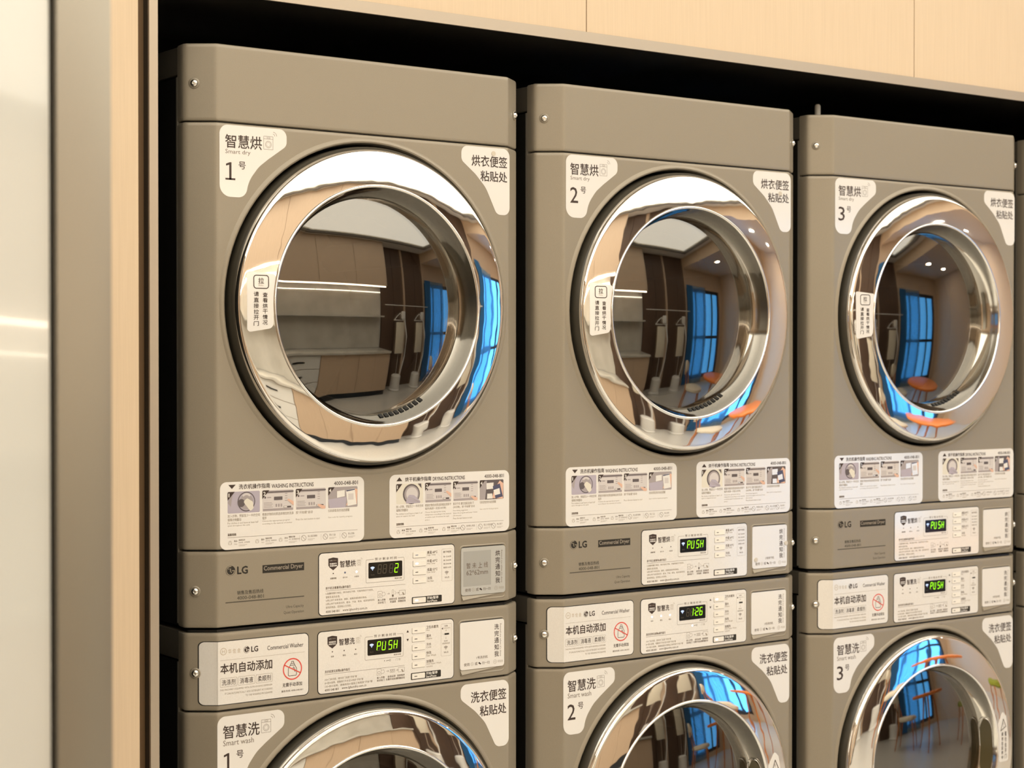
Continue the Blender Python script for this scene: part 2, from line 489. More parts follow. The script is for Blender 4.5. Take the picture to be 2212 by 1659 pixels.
def door_parts(P, door, zc, washer=False):
    """sub-parts of a door; zc = centre height relative to the machine's base"""
    k = 'W' if washer else 'D'
    c = (0, 0, zc)
    def ringm():
        bm = bmesh.new()
        lathe(bm, [(.2748, -.0150), (.2738, -.0185), (.2724, -.0212), (.2710, -.0234)]+RINGP, 160, c=c); return mesh_of(bm, 'ring', M['chrome'], 40)
    put('chrome_ring', k+'ring', ringm, door)
    def rimm():
        bm = bmesh.new()
        pr = [(R_RIM, Y_IN), (R_RIM-.0008, Y_IN-.0022), (R_RIM-.0028, Y_IN-.0032), (R_RIM-.005, Y_IN-.0022), (R_RIM-.0058, Y_IN+.0008)]
        lathe(bm, pr, 128, c=c); return mesh_of(bm, 'rim', M['chrome_soft'], 60)
    put('inner_rim', k+'rim', rimm, door)
    def conem():
        bm = bmesh.new()
        lathe(bm, [(R_RIM-.0058, Y_IN+.0008), (.2030, -.022), (.1980, -.006), (.1900, .007), (.186, .012)], 128, c=c); return mesh_of(bm, 'cone', M['steel'], 60)
    put('inner_wall', k+'cone', conem, door)
    def glassm():
        bm = bmesh.new()
        pr = []
        for i in range(15):
            r = .1905*(1-i/14); pr.append((r, .003-.0185*(1-(r/.1905)**2)))
        lathe(bm, pr, 128, c=c)
        pr2 = [(max(r-.0, 0), y+.004) for r, y in pr]
        lathe(bm, pr2, 128, c=c)
        return mesh_of(bm, 'glass', M['doorglass'], 60)
    put('glass_window', k+'glass', glassm, door)
    def innm():
        bm = bmesh.new()
        lathe(bm, [(.186, .012), (.176, .022), (.168, .05), (.166, .072)], 96, c=c); return mesh_of(bm, 'inring', M['drum'], 60)
    put('inner_frame', k+'inn', innm, door)
    # slots along the lower right of the inner wall
    if not washer:
        for i in range(9):
            a = math.radians(-84+i*3.2)
            def slot():
                bm = bmesh.new()
                da = math.radians(1.0)
                vs = []
                for (r, y) in ((.1970, -.0045), (.1920, .0035)):
                    for s in (-1, 1): vs.append((r*math.cos(s*da), y-.0006, r*math.sin(s*da)))
                f = [bm.verts.new(v) for v in (vs[0], vs[1], vs[3], vs[2])]
                fc = bm.faces.new(f)
                rr = bmesh.ops.extrude_face_region(bm, geom=[fc])
                for v in rr['geom']:
                    if isinstance(v, bmesh.types.BMVert): v.co.x -= .0014
                return mesh_of(bm, 'slot', M['black'])
            o = put('vent_slot', 'slot', slot, door); o.location = (0, 0, zc); o.rotation_euler = (0, -a, 0)
    else:
        def grip():
            bm = bmesh.new(); n = 18
            # a pocket on the right of the inner wall: rounded strip in (angle, depth)
            pts = rrect(-24, 0, 24, 1, .0)
            def q(a, t, dr):
                r = .2045-.0155*t-dr; return (r*math.cos(a), -.026+.030*t, r*math.sin(a))
            g = []
            for i in range(n+1):
                a = math.radians(-19+38*i/n); e = 1-abs(2*i/n-1)**6
                g.append((a, .5-.42*max(e, .15), .5+.42*max(e, .15)))
            rows = [[bm.verts.new(q(a, lo, .0012)), bm.verts.new(q(a, hi, .0012))] for a, lo, hi in g]
            back = [[bm.verts.new(q(a, lo, -.0004)), bm.verts.new(q(a, hi, -.0004))] for a, lo, hi in g]
            for (A, B), (C, D) in zip(zip(rows, rows[1:]), zip(back, back[1:])):
                bm.faces.new((A[0], B[0], B[1], A[1])); bm.faces.new((A[0], C[0], D[0], B[0])); bm.faces.new((A[1], B[1], D[1], C[1]))
            return mesh_of(bm, 'grip', mat_grip, None)
        o = put('grip_pocket', 'grip', grip, door); o.location = (0, 0, zc)
        def gripedge():
            bm = bmesh.new(); n = 40; pts = []
            for i in range(n):
                t = 2*PI*i/n; a = math.radians(19.5*math.copysign(abs(math.sin(t))**.35, math.sin(t))); tt = .5+.44*math.copysign(abs(math.cos(t))**.6, math.cos(t))
                r = .2045-.0155*tt-.0016; pts.append((r*math.cos(a), -.026+.030*tt, r*math.sin(a)))
            tube(bm, pts+[pts[0]], .0007, 6)
            return mesh_of(bm, 'gripedge', M['chrome_soft'], 60)
        o = put('grip_edge', 'gripedge', gripedge, door); o.location = (0, 0, zc)
mat_grip = mat('grip_olive', (.075, .06, .025), .25)

def screw_mesh():
    bm = bmesh.new()
    lathe(bm, [(.0092, 0), (.0085, -.0010), (.0070, -.0012), (.0062, -.0004)], 24, mi=0)
    lathe(bm, [(.0062, -.0004), (.0060, -.0026), (.0045, -.0042), (.0024, -.0048), (.0020, -.0036), (0, -.0036)], 24, mi=1)
    return mesh_of(bm, 'screw', [M['paint'], M['screw']], 50)
def screws(root_, zb, zs):
    for z in zs:
        for s in (-1, 1):
            o = put('screw', 'screw', screw_mesh, root_, 'small chrome screw')
            o.location = (s*.3305, .0228-.0008, z-zb); o.rotation_euler = (0, 0, s*math.radians(36.9))

def body(root_, key, zb, z0, z1, lid):
    L = put('top_lid', key+'lid', boxmesh('lid', M['lid'], (-.3425, .3425, .0605, .74, z1-lid-zb, z1-.002-zb), bev=.004), root_)
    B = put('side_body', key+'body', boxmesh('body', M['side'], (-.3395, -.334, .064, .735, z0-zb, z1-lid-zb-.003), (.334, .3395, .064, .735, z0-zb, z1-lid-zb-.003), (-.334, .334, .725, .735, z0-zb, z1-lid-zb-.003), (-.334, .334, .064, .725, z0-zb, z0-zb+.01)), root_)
    for s in (-1, 1):
        x = s*.3425
        put('edge_flange', key+'fl%d' % s, boxmesh('flange', M['flange'], (min(x, x-s*.02), max(x, x-s*.02), .0605, .065, z0+.004-zb, z1-lid-.003-zb)), root_)
def drum(root_, key, zc, dep=.5):
    def f():
        bm = bmesh.new(); c = (0, 0, zc)
        lathe(bm, [(.21, .075), (.24, .10), (.262, .14), (.262, dep), (.05, dep+.02), (0, dep+.02)], 64, c=c, mi=0)
        for i in range(3):
            a = 2*PI*i/3+.5
            for t in (-.06, .06): pass
            tube(bm, [(.235*math.cos(a), .15, zc+.235*math.sin(a)), (.235*math.cos(a), dep-.02, zc+.235*math.sin(a))], .028, 10, 0)
        return mesh_of(bm, 'drum', [M['drum_dark']], 50)
    put('drum', key+'drum', f, root_)
def door_base(root_, key, zc):
    """the door thing-part: dark side wall"""
    def f():
        bm = bmesh.new(); c = (0, 0, zc)
        lathe(bm, [(.186, .060), (.2735, .060), (.2795, .050), (.2802, .0), (.2792, -.0105), (.2748, -.0150)], 128, c=c); return mesh_of(bm, 'doorside', M['doorside'], 50)
    return put('door', key+'door', f, root_)

# ------------------------------------------------------------------ graphic pieces
def wifi(p, x, z, s, mk):
    p.disc(x, z, .10*s, mk, 10)
    for r in (.36, .64, .92): p.ringseg(x, z, (r-.085)*s, (r+.085)*s, 45, 135, mk, 8)
def washer_icon(p, x0, z0, x1, z1, mk, w=.45, waves=True):
    p.frame(x0, z0, x1, z1, .8, w, mk)
    H = z1-z0; W = x1-x0
    p.line([(x0, z1-.2*H), (x1, z1-.2*H)], w, mk)
    p.frame(x0+.35*W, z1-.15*H, x0+.68*W, z1-.06*H, .2, w*.8, mk)
    p.disc(x0+.14*W, z1-.12*H, w*.6, mk, 8)
    cx, cz = (x0+x1)/2, z0+.38*H
    p.ringseg(cx, cz, .30*W, .30*W+w*1.1, 0, 360, mk, 20); p.ringseg(cx, cz, .20*W, .20*W+w*.8, 0, 360, mk, 18)
    if waves:
        for r in (.22, .42): p.ringseg(x1-.02*W, z1+.03*H, r*W-w*.5, r*W+w*.7, 5, 85, mk, 6)
def lg_mark(p, x0, x1, z0, z1, mk, bgk):
    cx, cz, r = (x0+x1)/2, (z0+z1)/2, (x1-x0)/2
    p.disc(cx, cz, r, mk, 36, (z1-z0)/2); p.up()
    w = r*.085
    p.ringseg(cx, cz, .74*r, .74*r+2*w, 78, 360, bgk, 26)
    p.rect(cx+.28*r, cz-w, cx+.74*r+2*w, cz+w, bgk)
    p.rect(cx-w*1.1, cz-.40*r, cx+w*1.1, cz+.42*r, bgk); p.rect(cx-w*1.1, cz-.40*r, cx+.26*r, cz-.40*r+2*w, bgk)
    p.disc(cx-.36*r, cz+.36*r, .12*r, bgk, 12)
def h_mark(p, cx, cz, r, mk, w=.5):
    p.ringseg(cx, cz, r-w, r, 0, 360, mk, 24)
    for s in (-1, 1): p.rect(cx+s*.33*r-w*.4, cz-.45*r, cx+s*.33*r+w*.4, cz+.45*r, mk)
    p.rect(cx-.33*r, cz-w*.35, cx+.33*r, cz+w*.35, mk)
def chat_mark(p, cx, cz, r, mk):
    p.disc(cx-.35*r, cz+.2*r, .65*r, mk, 16, .55*r); p.disc(cx+.45*r, cz-.3*r, .55*r, mk, 16, .45*r)
def no_sign(p, cx, cz, r, mk, w=.55):
    p.ringseg(cx, cz, r-w, r, 0, 360, mk, 22); q = .7*(r-w/2); p.line([(cx-q, cz+q), (cx+q, cz-q)], w, mk)
def shield(p, x0, z0, x1, z1, mk, a, b):
    W, H = x1-x0, z1-z0
    p.poly([(x0, z1-.08*H), (x0+.5*W, z1), (x1, z1-.08*H), (x1, z0+.38*H), (x1-.14*W, z0+.22*H), (x0+.5*W, z0), (x0+.14*W, z0+.22*H), (x0, z0+.38*H)], mk); p.up()
    p.text('LG', x0+.16*W, z1-.27*H, x0+.40*W, z1-.19*H, 'panel'); p.rect(x0+.48*W, z1-.245*H, x0+.84*W, z1-.215*H, 'ink3')
    p.text(a, x0+.13*W, z0+.45*H, x0+.87*W, z0+.57*H, 'panel', .12); p.text(b, x0+.13*W, z0+.29*H, x0+.87*W, z0+.41*H, 'panel', .12)

SEG = {'A': ((.08, 1), (.92, 1)), 'B': ((1, .94), (1, .54)), 'C': ((1, .46), (1, .06)), 'D': ((.08, 0), (.92, 0)), 'E': ((0, .46), (0, .06)), 'F': ((0, .94), (0, .54)), 'G': ((.1, .5), (.9, .5))}
CH = {'8': 'ABCDEFG', '2': 'ABGED', 'P': 'ABFGE', 'U': 'BCDEF', 'S': 'AFGCD', 'H': 'BCEFG', '1': 'BC', '6': 'ACDEFG', ' ': ''}
def digits(on, off, txt, x0, z0, x1, z1):
    """four seven-segment places; txt four characters; '.' colon handled apart"""
    W = x1-x0; H = z1-z0; sl = .11
    xs = (0, .245, .555, .805); dw = .145*W
    for ch, fx in zip(txt, xs):
        for s, (a, b) in SEG.items():
            pts = []
            for (u, v) in (a, b): pts.append((x0+fx*W+u*dw+v*H*sl-.05*W+1.0, z0+v*H))
            lit = s in CH[ch]
            (on if lit else off).line(pts, 1.4 if lit else 1.2, 'digit' if lit else 'digit_off')

def num_sticker(kind, n, z_top):
    """z_top: height of the sticker's top edge; outline measured on the dryer"""
    dz = z_top-1823.0
    out = [(-295.2, 1703.0), (-246.5, 1703.0), (-239.5, 1735), (-222, 1756), (-204, 1770), (-168.2, 1795), (-168.2, 1823), (-295.2, 1823)]
    pts = rounded(out[:2]+[(-241.2, 1731)]+out[3:5]+out[5:], [20, 17, 60, 60, 60, 13, 15.5, 15], 8)
    pts = [(x, z+dz) for x, z in pts]
    p = Print(); p.lay = 1
    a = '智慧烘' if kind == 'D' else '智慧洗'
    p.text(a, -284.5, 1785+dz, -216.0, 1807.2+dz, 'ink', .28)
    washer_icon(p, -212.3, 1787+dz, -194.5, 1809+dz, 'ink2', .55)
    p.text('Smart dry' if kind == 'D' else 'Smart wash', -284.5, 1773.2+dz, (-237.5 if kind == 'D' else -227), 1782.6+dz, 'ink2')
    if n == 1:
        x, z = -284.5, 1731.3+dz
        p.poly([(x+7.2, z), (x+11.4, z), (x+11.4, z+29.5), (x+8.4, z+29.5), (x+1.2, z+26.8), (x+1.2, z+23.2), (x+7.2, z+25.2)], 'ink')
        if kind == 'D': p.rect(x, z, x+18.6, z+3.0, 'ink')
    else: p.text(str(n), -285.0 if n != 1 else -283.5, 1731.3+dz, -266.0 if n != 1 else -267.5, 1761+dz, 'ink', .2)
    p.text('号', -259.8, 1750.3+dz, -246.6, 1763+dz, 'ink', .12)
    return pts, p
def note_sticker(kind, z_top):
    dz = z_top-1822.9
    out = [(194.1, 1822.9), (194.1, 1796), (226, 1772), (249, 1748.5), (274, 1700), (303.0, 1700), (303.0, 1822.9)]
    pts = rounded(out, [13, 13, 60, 60, 14, 13.5, 15], 8)
    pts = [(min(x, 303), z+dz) for x, z in pts]
    p = Print(); p.lay = 1
    a = '烘衣便签' if kind == 'D' else '洗衣便签'
    p.text(a, 217.2, 1787.0+dz, 297.3, 1807.4+dz, 'ink', .3)
    p.text('粘贴处', 237.1, 1760.5+dz, 297.3, 1779.6+dz, 'ink', .3)
    return pts, p

def pic(p, x0, z0, x1, z1, kind, num):
    W, H = x1-x0, z1-z0
    X = lambda u: x0+u*W
    Zc = lambda v: z0+v*H
    p.lay = 1
    p.rect(x0, z0, x1, z1, {'drumw': 'p_lilac', 'drumd': 'p_cream', 'pan2': 'p_lgrey', 'pan3': 'p_lgrey', 'scanw': 'p_grey', 'scand': 'p_dgrey'}[kind], 2.2)
    p.up()
    if kind == 'drumw':
        p.poly([(X(.0), Zc(.5)), (X(.16), Zc(.95)), (X(.1), Zc(.3))], 'p_grey')
        p.disc(X(.58), Zc(.52), .46*H, 'p_dgrey', 24, .46*H); p.up(); p.disc(X(.58), Zc(.52), .41*H, 'p_lilac', 24); p.up()
        p.disc(X(.58), Zc(.50), .36*H, 'p_grey', 24); p.up(); p.disc(X(.42), Zc(.46), .19*H, 'p_dgrey', 16)
        p.ringseg(X(.58), Zc(.62), .2*H, .30*H, 40, 140, 'p_lgrey', 8); p.up()
        p.poly(rounded([(X(.48), Zc(.52)), (X(.60), Zc(.68)), (X(.78), Zc(.50)), (X(.80), Zc(.2)), (X(.70), Zc(.06))], [3]*5), 'p_cream')
    elif kind == 'drumd':
        p.disc(X(.56), Zc(.48), .50*H, 'p_dgrey', 24); p.up(); p.disc(X(.57), Zc(.47), .43*H, 'p_grey', 24); p.up(); p.disc(X(.58), Zc(.48), .34*H, 'p_lgrey', 24); p.up()
        p.poly(rounded([(X(.33), Zc(.02)), (X(.46), Zc(.45)), (X(.66), Zc(.42)), (X(.95), Zc(.02))], [2, 4, 4, 2]), 'p_lilac'); p.up()
        for k in range(3): p.line([(X(.40+.05*k), Zc(.34-.1*k)), (X(.58+.05*k), Zc(.28-.08*k)), (X(.80+.04*k), Zc(.12-.04*k))], .6, 'p_grey')
        p.poly([(X(.80), Zc(.98)), (X(.92), Zc(.98)), (X(.94), Zc(.75))], 'p_dgrey')
    elif kind in ('pan2', 'pan3'):
        p.rect(X(0.02), Zc(.84), X(.98), Zc(.97), 'p_grey'); p.rect(X(0.02), Zc(.03), X(.98), Zc(.13), 'p_grey'); p.up(); p.rect(X(0.0), Zc(.88), X(1), Zc(.93), 'p_dgrey')
        p.rect(X(.37), Zc(.52), X(.64), Zc(.68), 'p_dgrey', .4); p.disc(X(.09), Zc(.66), .05*H, 'p_dgrey', 10); p.rect(X(.15), Zc(.63), X(.28), Zc(.68), 'p_grey')
        for k in range(4): p.rect(X(.05), Zc(.40-.07*k), X(.30+.03*(k % 2)), Zc(.42-.07*k), 'p_grey')
        for k in range(3): p.rect(X(.42+.08*k), Zc(.20), X(.47+.08*k), Zc(.34), 'p_grey')
        for k in range(4): p.rect(X(.72), Zc(.80-.11*k), X(.80), Zc(.83-.11*k), 'p_grey')
        p.rect(X(.68), Zc(.14), X(.92), Zc(.22), 'p_dgrey', .3); p.up(); p.rect(X(.69), Zc(.155), X(.79), Zc(.205), 'panel')
        p.up()
        if kind == 'pan2': p.poly(rounded([(X(.78), Zc(.52)), (X(.84), Zc(.56)), (X(1), Zc(.42)), (X(1), Zc(.22))], [1.5, 1.5, 0, 0]), 'p_skin')
        else: p.poly(rounded([(X(.70), Zc(.20)), (X(.76), Zc(.24)), (X(.98), Zc(.13)), (X(.98), Zc(.0)), (X(.86), Zc(.0))], [1.5, 1.5, 0, 0, 0]), 'p_skin')
    else:
        if kind == 'scanw':
            p.poly([(X(0), Zc(.42)), (X(.62), Zc(.5)), (X(.58), Zc(.0)), (X(.05), Zc(.0))], 'p_lilac'); p.up()
            p.poly([(X(.30), Zc(.48)), (X(.56), Zc(.54)), (X(.56), Zc(.84)), (X(.30), Zc(.80))], 'panel')
            p.poly([(X(.60), Zc(.10)), (X(.97), Zc(.12)), (X(1), Zc(.85)), (X(.90), Zc(.90))], 'p_skin'); p.up()
            p.poly([(X(.60), Zc(.82)), (X(.90), Zc(.90)), (X(.96), Zc(.12)), (X(.66), Zc(.06))], 'panel'); p.up(); p.rect(X(.68), Zc(.36), X(.86), Zc(.66), 'p_lgrey')
            p.poly([(X(.62), Zc(.76)), (X(.90), Zc(.83)), (X(.905), Zc(.88)), (X(.61), Zc(.82))], 'p_blue')
        else:
            p.poly([(X(0), Zc(.95)), (X(.3), Zc(.95)), (X(.22), Zc(.0)), (X(0), Zc(.0))], 'p_grey'); p.up()
            p.poly([(X(.28), Zc(.52)), (X(.56), Zc(.54)), (X(.58), Zc(.86)), (X(.28), Zc(.84))], 'panel'); p.poly([(X(.30), Zc(.04)), (X(.54), Zc(.04)), (X(.52), Zc(.30)), (X(.31), Zc(.30))], 'panel')
            p.poly([(X(.52), Zc(.06)), (X(.97), Zc(.0)), (X(.99), Zc(.80)), (X(.84), Zc(.95)), (X(.60), Zc(.5))], 'p_skin'); p.up()
            p.poly([(X(.54), Zc(.66)), (X(.84), Zc(.80)), (X(.97), Zc(.12)), (X(.66), Zc(.03))], 'p_blue'); p.up()
            p.poly([(X(.57), Zc(.47)), (X(.82), Zc(.56)), (X(.86), Zc(.26)), (X(.62), Zc(.20))], 'panel')
    p.lay = 6
    p.poly(rounded([(x0, z1), (x0+.22*W, z1), (x0, z1-.40*H)], [2.0, 0, 0]), 'ink'); p.lay = 7
    p.text(num, x0+1.5, z1-.24*H, x0+(1.5+.075*W if num != '1' else 3.0), z1-.07*H, 'panel', .15)
    p.lay = 1

def instr(kind):
    p = Print(); p.lay = 1
    W = kind == 'W'
    if W:
        pts = rrect(-295.6, 1112.6, -14.2, 1226.0, 12, 7); xs = ((-281.5, -220.8), (-216, -155.8), (-151.4, -92), (-87.3, -27.8))
        p.poly([(-280.2, 1221.3), (-266.2, 1221.3), (-273.4, 1214.2)], 'ink')
        p.text('洗衣机操作指南', -260.4, 1213.2, -201.3, 1221.6, 'ink', .16); p.text('WASHING INSTRUCTIONS', -198.2, 1212.6, -116.3, 1219.6, 'ink', .12); p.text('4000-048-801', -75.4, 1212.6, -27.0, 1219.3, 'ink', .1)
        caps = (('放入衣物，预留至少一半的空间', '保障衣物翻动'), ('根据衣物的材质选择相应的洗涤', '程序'), ('按“开始键”启动',), ('扫码获取洗衣动态提醒',))
        cw = ((1, .42), (1, .13), (.56,), (.72,))
        eng = (('Put clothes in and leave at least half', 'space throughout the cycle'), ('Choose the appropriate program', 'according to the material of clothes'), ('Press the start button to start',), ('Scan code for laundry progress',))
        ew = ((.95, .69), (.88, .95), (.80,), (.82,)); kinds = ('drumw', 'pan2', 'pan3', 'scanw'); ez = 1160.5
    else:
        pts = rrect(38.6, 1113.2, 302.0, 1226.2, 12, 7); xs = ((52.7, 110), (114.4, 171.2), (175.5, 230.6), (235, 288.9))
        p.poly([(53.1, 1214.4), (65.7, 1214.4), (59.5, 1221.5)], 'ink')
        p.text('烘干机操作指南', 71.7, 1213.1, 127.7, 1220.9, 'ink', .16); p.text('DRYING INSTRUCTIONS', 131.1, 1212.6, 201.5, 1219.4, 'ink', .12); p.text('4000-048-801', 245.6, 1213.1, 289.6, 1219.6, 'ink', .1)
        caps = (('放入衣物，预留至少一半的空间', '保障衣物翻动'), ('根据衣物的材质选择相应的烘干', '程序(每按一次加10分钟)'), ('首次干衣 建议选配连按3下', '(30分钟)，按“开始键”启动'), ('扫码获取烘衣动态提醒',))
        cw = ((1, .43), (1, .80), (.84, .87), (.68,))
        eng = (('Put clothes in and leave at least ½ of', 'space to support the load'), ('Choose the appropriate drying', 'temperature according to the material', 'of clothes (add 10 minutes for each', 'press.)'), ('First drying suggestion:', 'Select the program and press 3 times', '(30 minutes).', 'Press the start button to start'), ('Scan code for drying progress',))
        ew = ((.97, .68), (.78, 1, .92, .17), (.60, .98, .34, .77), (.78,)); kinds = ('drumd', 'pan2', 'pan3', 'scand'); ez = 1159.5
    for (a, b), kd, n, c, cws, e, ews in zip(xs, kinds, '1234', caps, cw, eng, ew):
        pic(p, a, 1173.2, b, 1209.4, kd, n)
        L = b-a
        for i, (s, w) in enumerate(zip(c, cws)): p.text(s, a, 1166.2-6.3*i, a+L*w, 1171.2-6.3*i, 'ink3', .05)
        for i, (s, w) in enumerate(zip(e, ews)): p.text(s, a, ez-5.2-4.6*i, a+L*w, ez-1.9-4.6*i, 'ink3')
    x0, x1 = xs[0][0], xs[3][1]
    p.text('温馨提醒:', x0, 1135.6, x0+16.5, 1139.7, 'ink2', .15); p.rect(x0, 1132.6, x1, 1133.1, 'ink2')
    if W:
        tri = (('热水', 'Hot', '床单毛巾', '适合床单、毛巾等衣物'), ('温水', 'Warm', '贴身衣物', '适合T恤、内裤等衣物'), ('冷水', 'Cold', '精致衣物', '羊毛、真丝等精致类衣物'))
        px = (-281, -230, -185); bx = ((-136, '禁止烟花爆物'), (-93, '禁止儿童'), (-55, '禁止洗鞋'))
    else:
        tri = (('高温', '68℃', '厚重衣物', '棉质类、毛巾类等衣物'), ('中温', '60℃', '普通衣物', '适合T恤、衬衫等衣物'), ('低温', '52℃', '精致衣物', '羊毛真丝、针织类衣物'))
        px = (53, 101, 151); bx = ((197, '禁烘禁止高温'), (236, '禁止大型动物'), (266, '禁止鞋子'))
    for x, (a, b, c, d) in zip(px, tri):
        p.ringseg(x+4, 1124, 2.9, 3.4, 0, 360, 'ink3', 12); p.line([(x+1, 1121), (x+4, 1126.5), (x+7, 1121)], .4, 'ink3')
        p.text(a, x+11.5, 1124.8, x+18, 1128, 'ink2', .08); p.text(b, x+12, 1120.4, x+17.5, 1122.8, 'ink3'); p.text(c, x+20, 1126.2, x+32, 1129.3, 'ink2', .06); p.text(d, x+20, 1122.4, x+41, 1125.0, 'ink2')
        p.rect(x+20, 1119.6, x+36, 1120.1, 'ink3'); p.rect(x+20, 1117.8, x+32, 1118.3, 'ink3')
    for x, s in bx:
        no_sign(p, x, 1124.2, 5.0, 'ink2', .6); p.text(s, x+8, 1125.2, x+8+4.0*len(s)*.78, 1128.8, 'ink2'); p.rect(x+8, 1121.8, x+22, 1122.3, 'ink3'); p.rect(x+8, 1119.9, x+18, 1120.4, 'ink3')
        p.rect(x-8.5, 1119, x-8.2, 1129, 'ink3')
    return pts, p

def panel_print(kind):
    D = kind == 'D'; p = Print(); p.lay = 1
    dz = 0 if D else -136.2
    dx = 0 if D else -2.0
    z = lambda v: v+dz
    shield(p, -87.3+dx, z(1064.8), -67.9+dx, z(1087.1), 'ink', '快速烘干' if D else '深层高效洗', '深层除螨' if D else '护色不伤衣')
    p.lay = 1
    p.text('智慧烘' if D else '智慧洗', -64+dx, z(1068.7), -32.3+dx, z(1080.2), 'ink', .22); washer_icon(p, -29.3+dx, z(1069.8), -21.5+dx, z(1079.6), 'ink3', .35)
    for x, s in zip((-77.5, -53.7, -30.2), ('温馨提醒', '烘干中', '冷却中') if D else ('洗净', '漂洗', '脱水')):
        w = 1.55*len(s); p.text(s, x+dx-w, z(1049.3), x+dx+w, z(1052.2), 'ink2', .05)
    # display frame with a gap for the title
    x0, x1, z0, z1 = -11+dx, 69+dx, z(1037.6), z(1078.4)
    p.line([(5+dx, z1), (x0+1.5, z1), (x0, z1-1.5), (x0, z0+1.5), (x0+1.5, z0), (x1-1.5, z0), (x1, z0+1.5), (x1, z1-1.5), (x1-1.5, z1), (56+dx, z1)], .5, 'ink2')
    p.htext('预计剩余时间', 7.8+dx, z(1076.2), 53.1+dx, z(1080.9), 'ink2', .06)
    p.text('剩余分钟', 49+dx, z(1040.4), 64+dx, z(1043.3), 'ink2', .05)
    hz = 1033.0 if D else 1024.0
    p.text('烘干机注意事项&操作指引' if D else '洗衣机常见故障&操作指引', -92.8+dx, z(hz-1.2), -42.5+dx, z(hz+3.6), 'ink2', .1)
    p.rect(-92.8+dx, z(hz-3.6), 71.6+dx, z(hz-3.1), 'ink2')
    if D:
        rows = (('1)温馨提醒灯亮起，表示绒毛不畅，可能导致衣不烘热，', 97.5), ('请联系清洗处理。', 29), ('2)禁止烘干含有泡沫、橡胶、或橡胶类材质的物品。', 84), ('3)禁止烘干含有清洁剂、蜡油、汽油、煤油、或其他挥发性', 99.5), ('溶剂的物品，否则有火灾风险。', 52)); t0, st = 1026.6, 6.0
    else:
        rows = (('DE=门未关紧，请关好门后按“开始”键', 65), ('IE=进水故障，请确保打开水龙头再按“开始”键', 78), ('OE=排水故障，请确保排水管路正常再按“开始”键', 97)); t0, st = 1013.6, 6.0
    for i, (s, w) in enumerate(rows): p.text(s, -92.8+dx, z(t0-4.0-st*i), -92.8+w+dx, z(t0-st*i), 'ink3', .03)
    p.text('4000 048 801', -92.8+dx, z(991.4), -65+dx, z(995.3), 'ink2', .08); p.text('www.lglaundry.com.cn', -58.6+dx, z(990.6), -8.5+dx, z(996.0), 'ink2', .06)
    # three step icons
    iz = 1010.0 if D else 1008.5
    q = 13.5+dx
    p.frame(q, z(iz), q+9, z(iz+11), .6, .4, 'ink2'); p.ringseg(q+4.5, z(iz+4.5), 2.2, 2.7, 0, 360, 'ink2', 12); p.line([(q+9, z(iz+8)), (q+14, z(iz+9)), (q+16, z(iz+5)), (q+13, z(iz+2)), (q+9, z(iz+3))], .4, 'ink2')
    for a in (q+19.5, q+39.5): p.line([(a, z(iz+5.5)), (a+5, z(iz+5.5))], .45, 'ink2'); p.line([(a+3.3, z(iz+7)), (a+5, z(iz+5.5)), (a+3.3, z(iz+4))], .45, 'ink2')
    if D:
        p.frame(q+30, z(iz-1), q+33, z(iz+12), 1.4, .4, 'ink2'); p.disc(q+31.5, z(iz+1.5), 2.0, 'ink2', 10); p.line([(q+36, z(iz+9)), (q+38, z(iz+6)), (q+36, z(iz+3))], .4, 'ink2')
    else:
        p.rect(q+27.5, z(iz+7), q+38, z(iz+7.4), 'ink2')
        for k in range(3): p.ringseg(q+29+3.5*k, z(iz+3.6), 1.3, 1.75, 0, 360, 'ink2', 10); p.rect(q+28.6+3.5*k, z(iz+5.2), q+29.4+3.5*k, z(iz+8), 'ink2')
    p.frame(q+45, z(iz+1.5), q+58, z(iz+9.5), .6, .4, 'ink2'); p.poly([(q+51, z(iz+5)), (q+53, z(iz+6.5)), (q+56.5, z(iz+2)), (q+54, z(iz+.5))], 'ink3')
    L = (('放入衣物', '关好机门'), ('选择合适', '的温度'), ('选择程序', '按键启动')) if D else (('放入衣物', '关好机门'), ('自动设液', '无需手动加液'), ('选择程序', '按键启动'))
    for (a, b), cx in zip(L, (q+8, q+32 if D else q+31, q+50.5)):
        for i, s in enumerate((a, b)):
            w = 2.0*len(s); p.text(s, cx-w, z(iz-6.4-4.8*i), cx+w, z(iz-2.6-4.8*i), 'ink2', .08)
    # buttons' captions
    if D:
        caps = ((1081.5, '高温 68℃', 'High Temp', 22, 18), (1066.0, '中温 60℃', 'Med Temp', 22, 17), (1050.4, '低温 52℃', 'Low Temp', 22, 17), (1034.8, '冷风', 'No Heat', 10.5, 14))
    else:
        caps = ((1082.6, '卫生杀菌洗', 'Hot', 26, 7), (1067.2, '温水', 'Warm', 10.5, 12), (1051.8, '冷水', 'Cold', 10.5, 10), (1036.4, '快洗', 'Fast Wash', 10.5, 21), (1021.0, '加强洗', 'Add Super Wash', 15.5, 32))
    for zc, a, b, wa, wb in caps:
        p.text(a, 118.6+dx, z(zc-.4), 118.6+wa+dx, z(zc+4.8), 'ink2', .12); p.text(b, 118.6+dx, z(zc-4.6), 118.6+wb+dx, z(zc-1.2), 'ink3', .04)
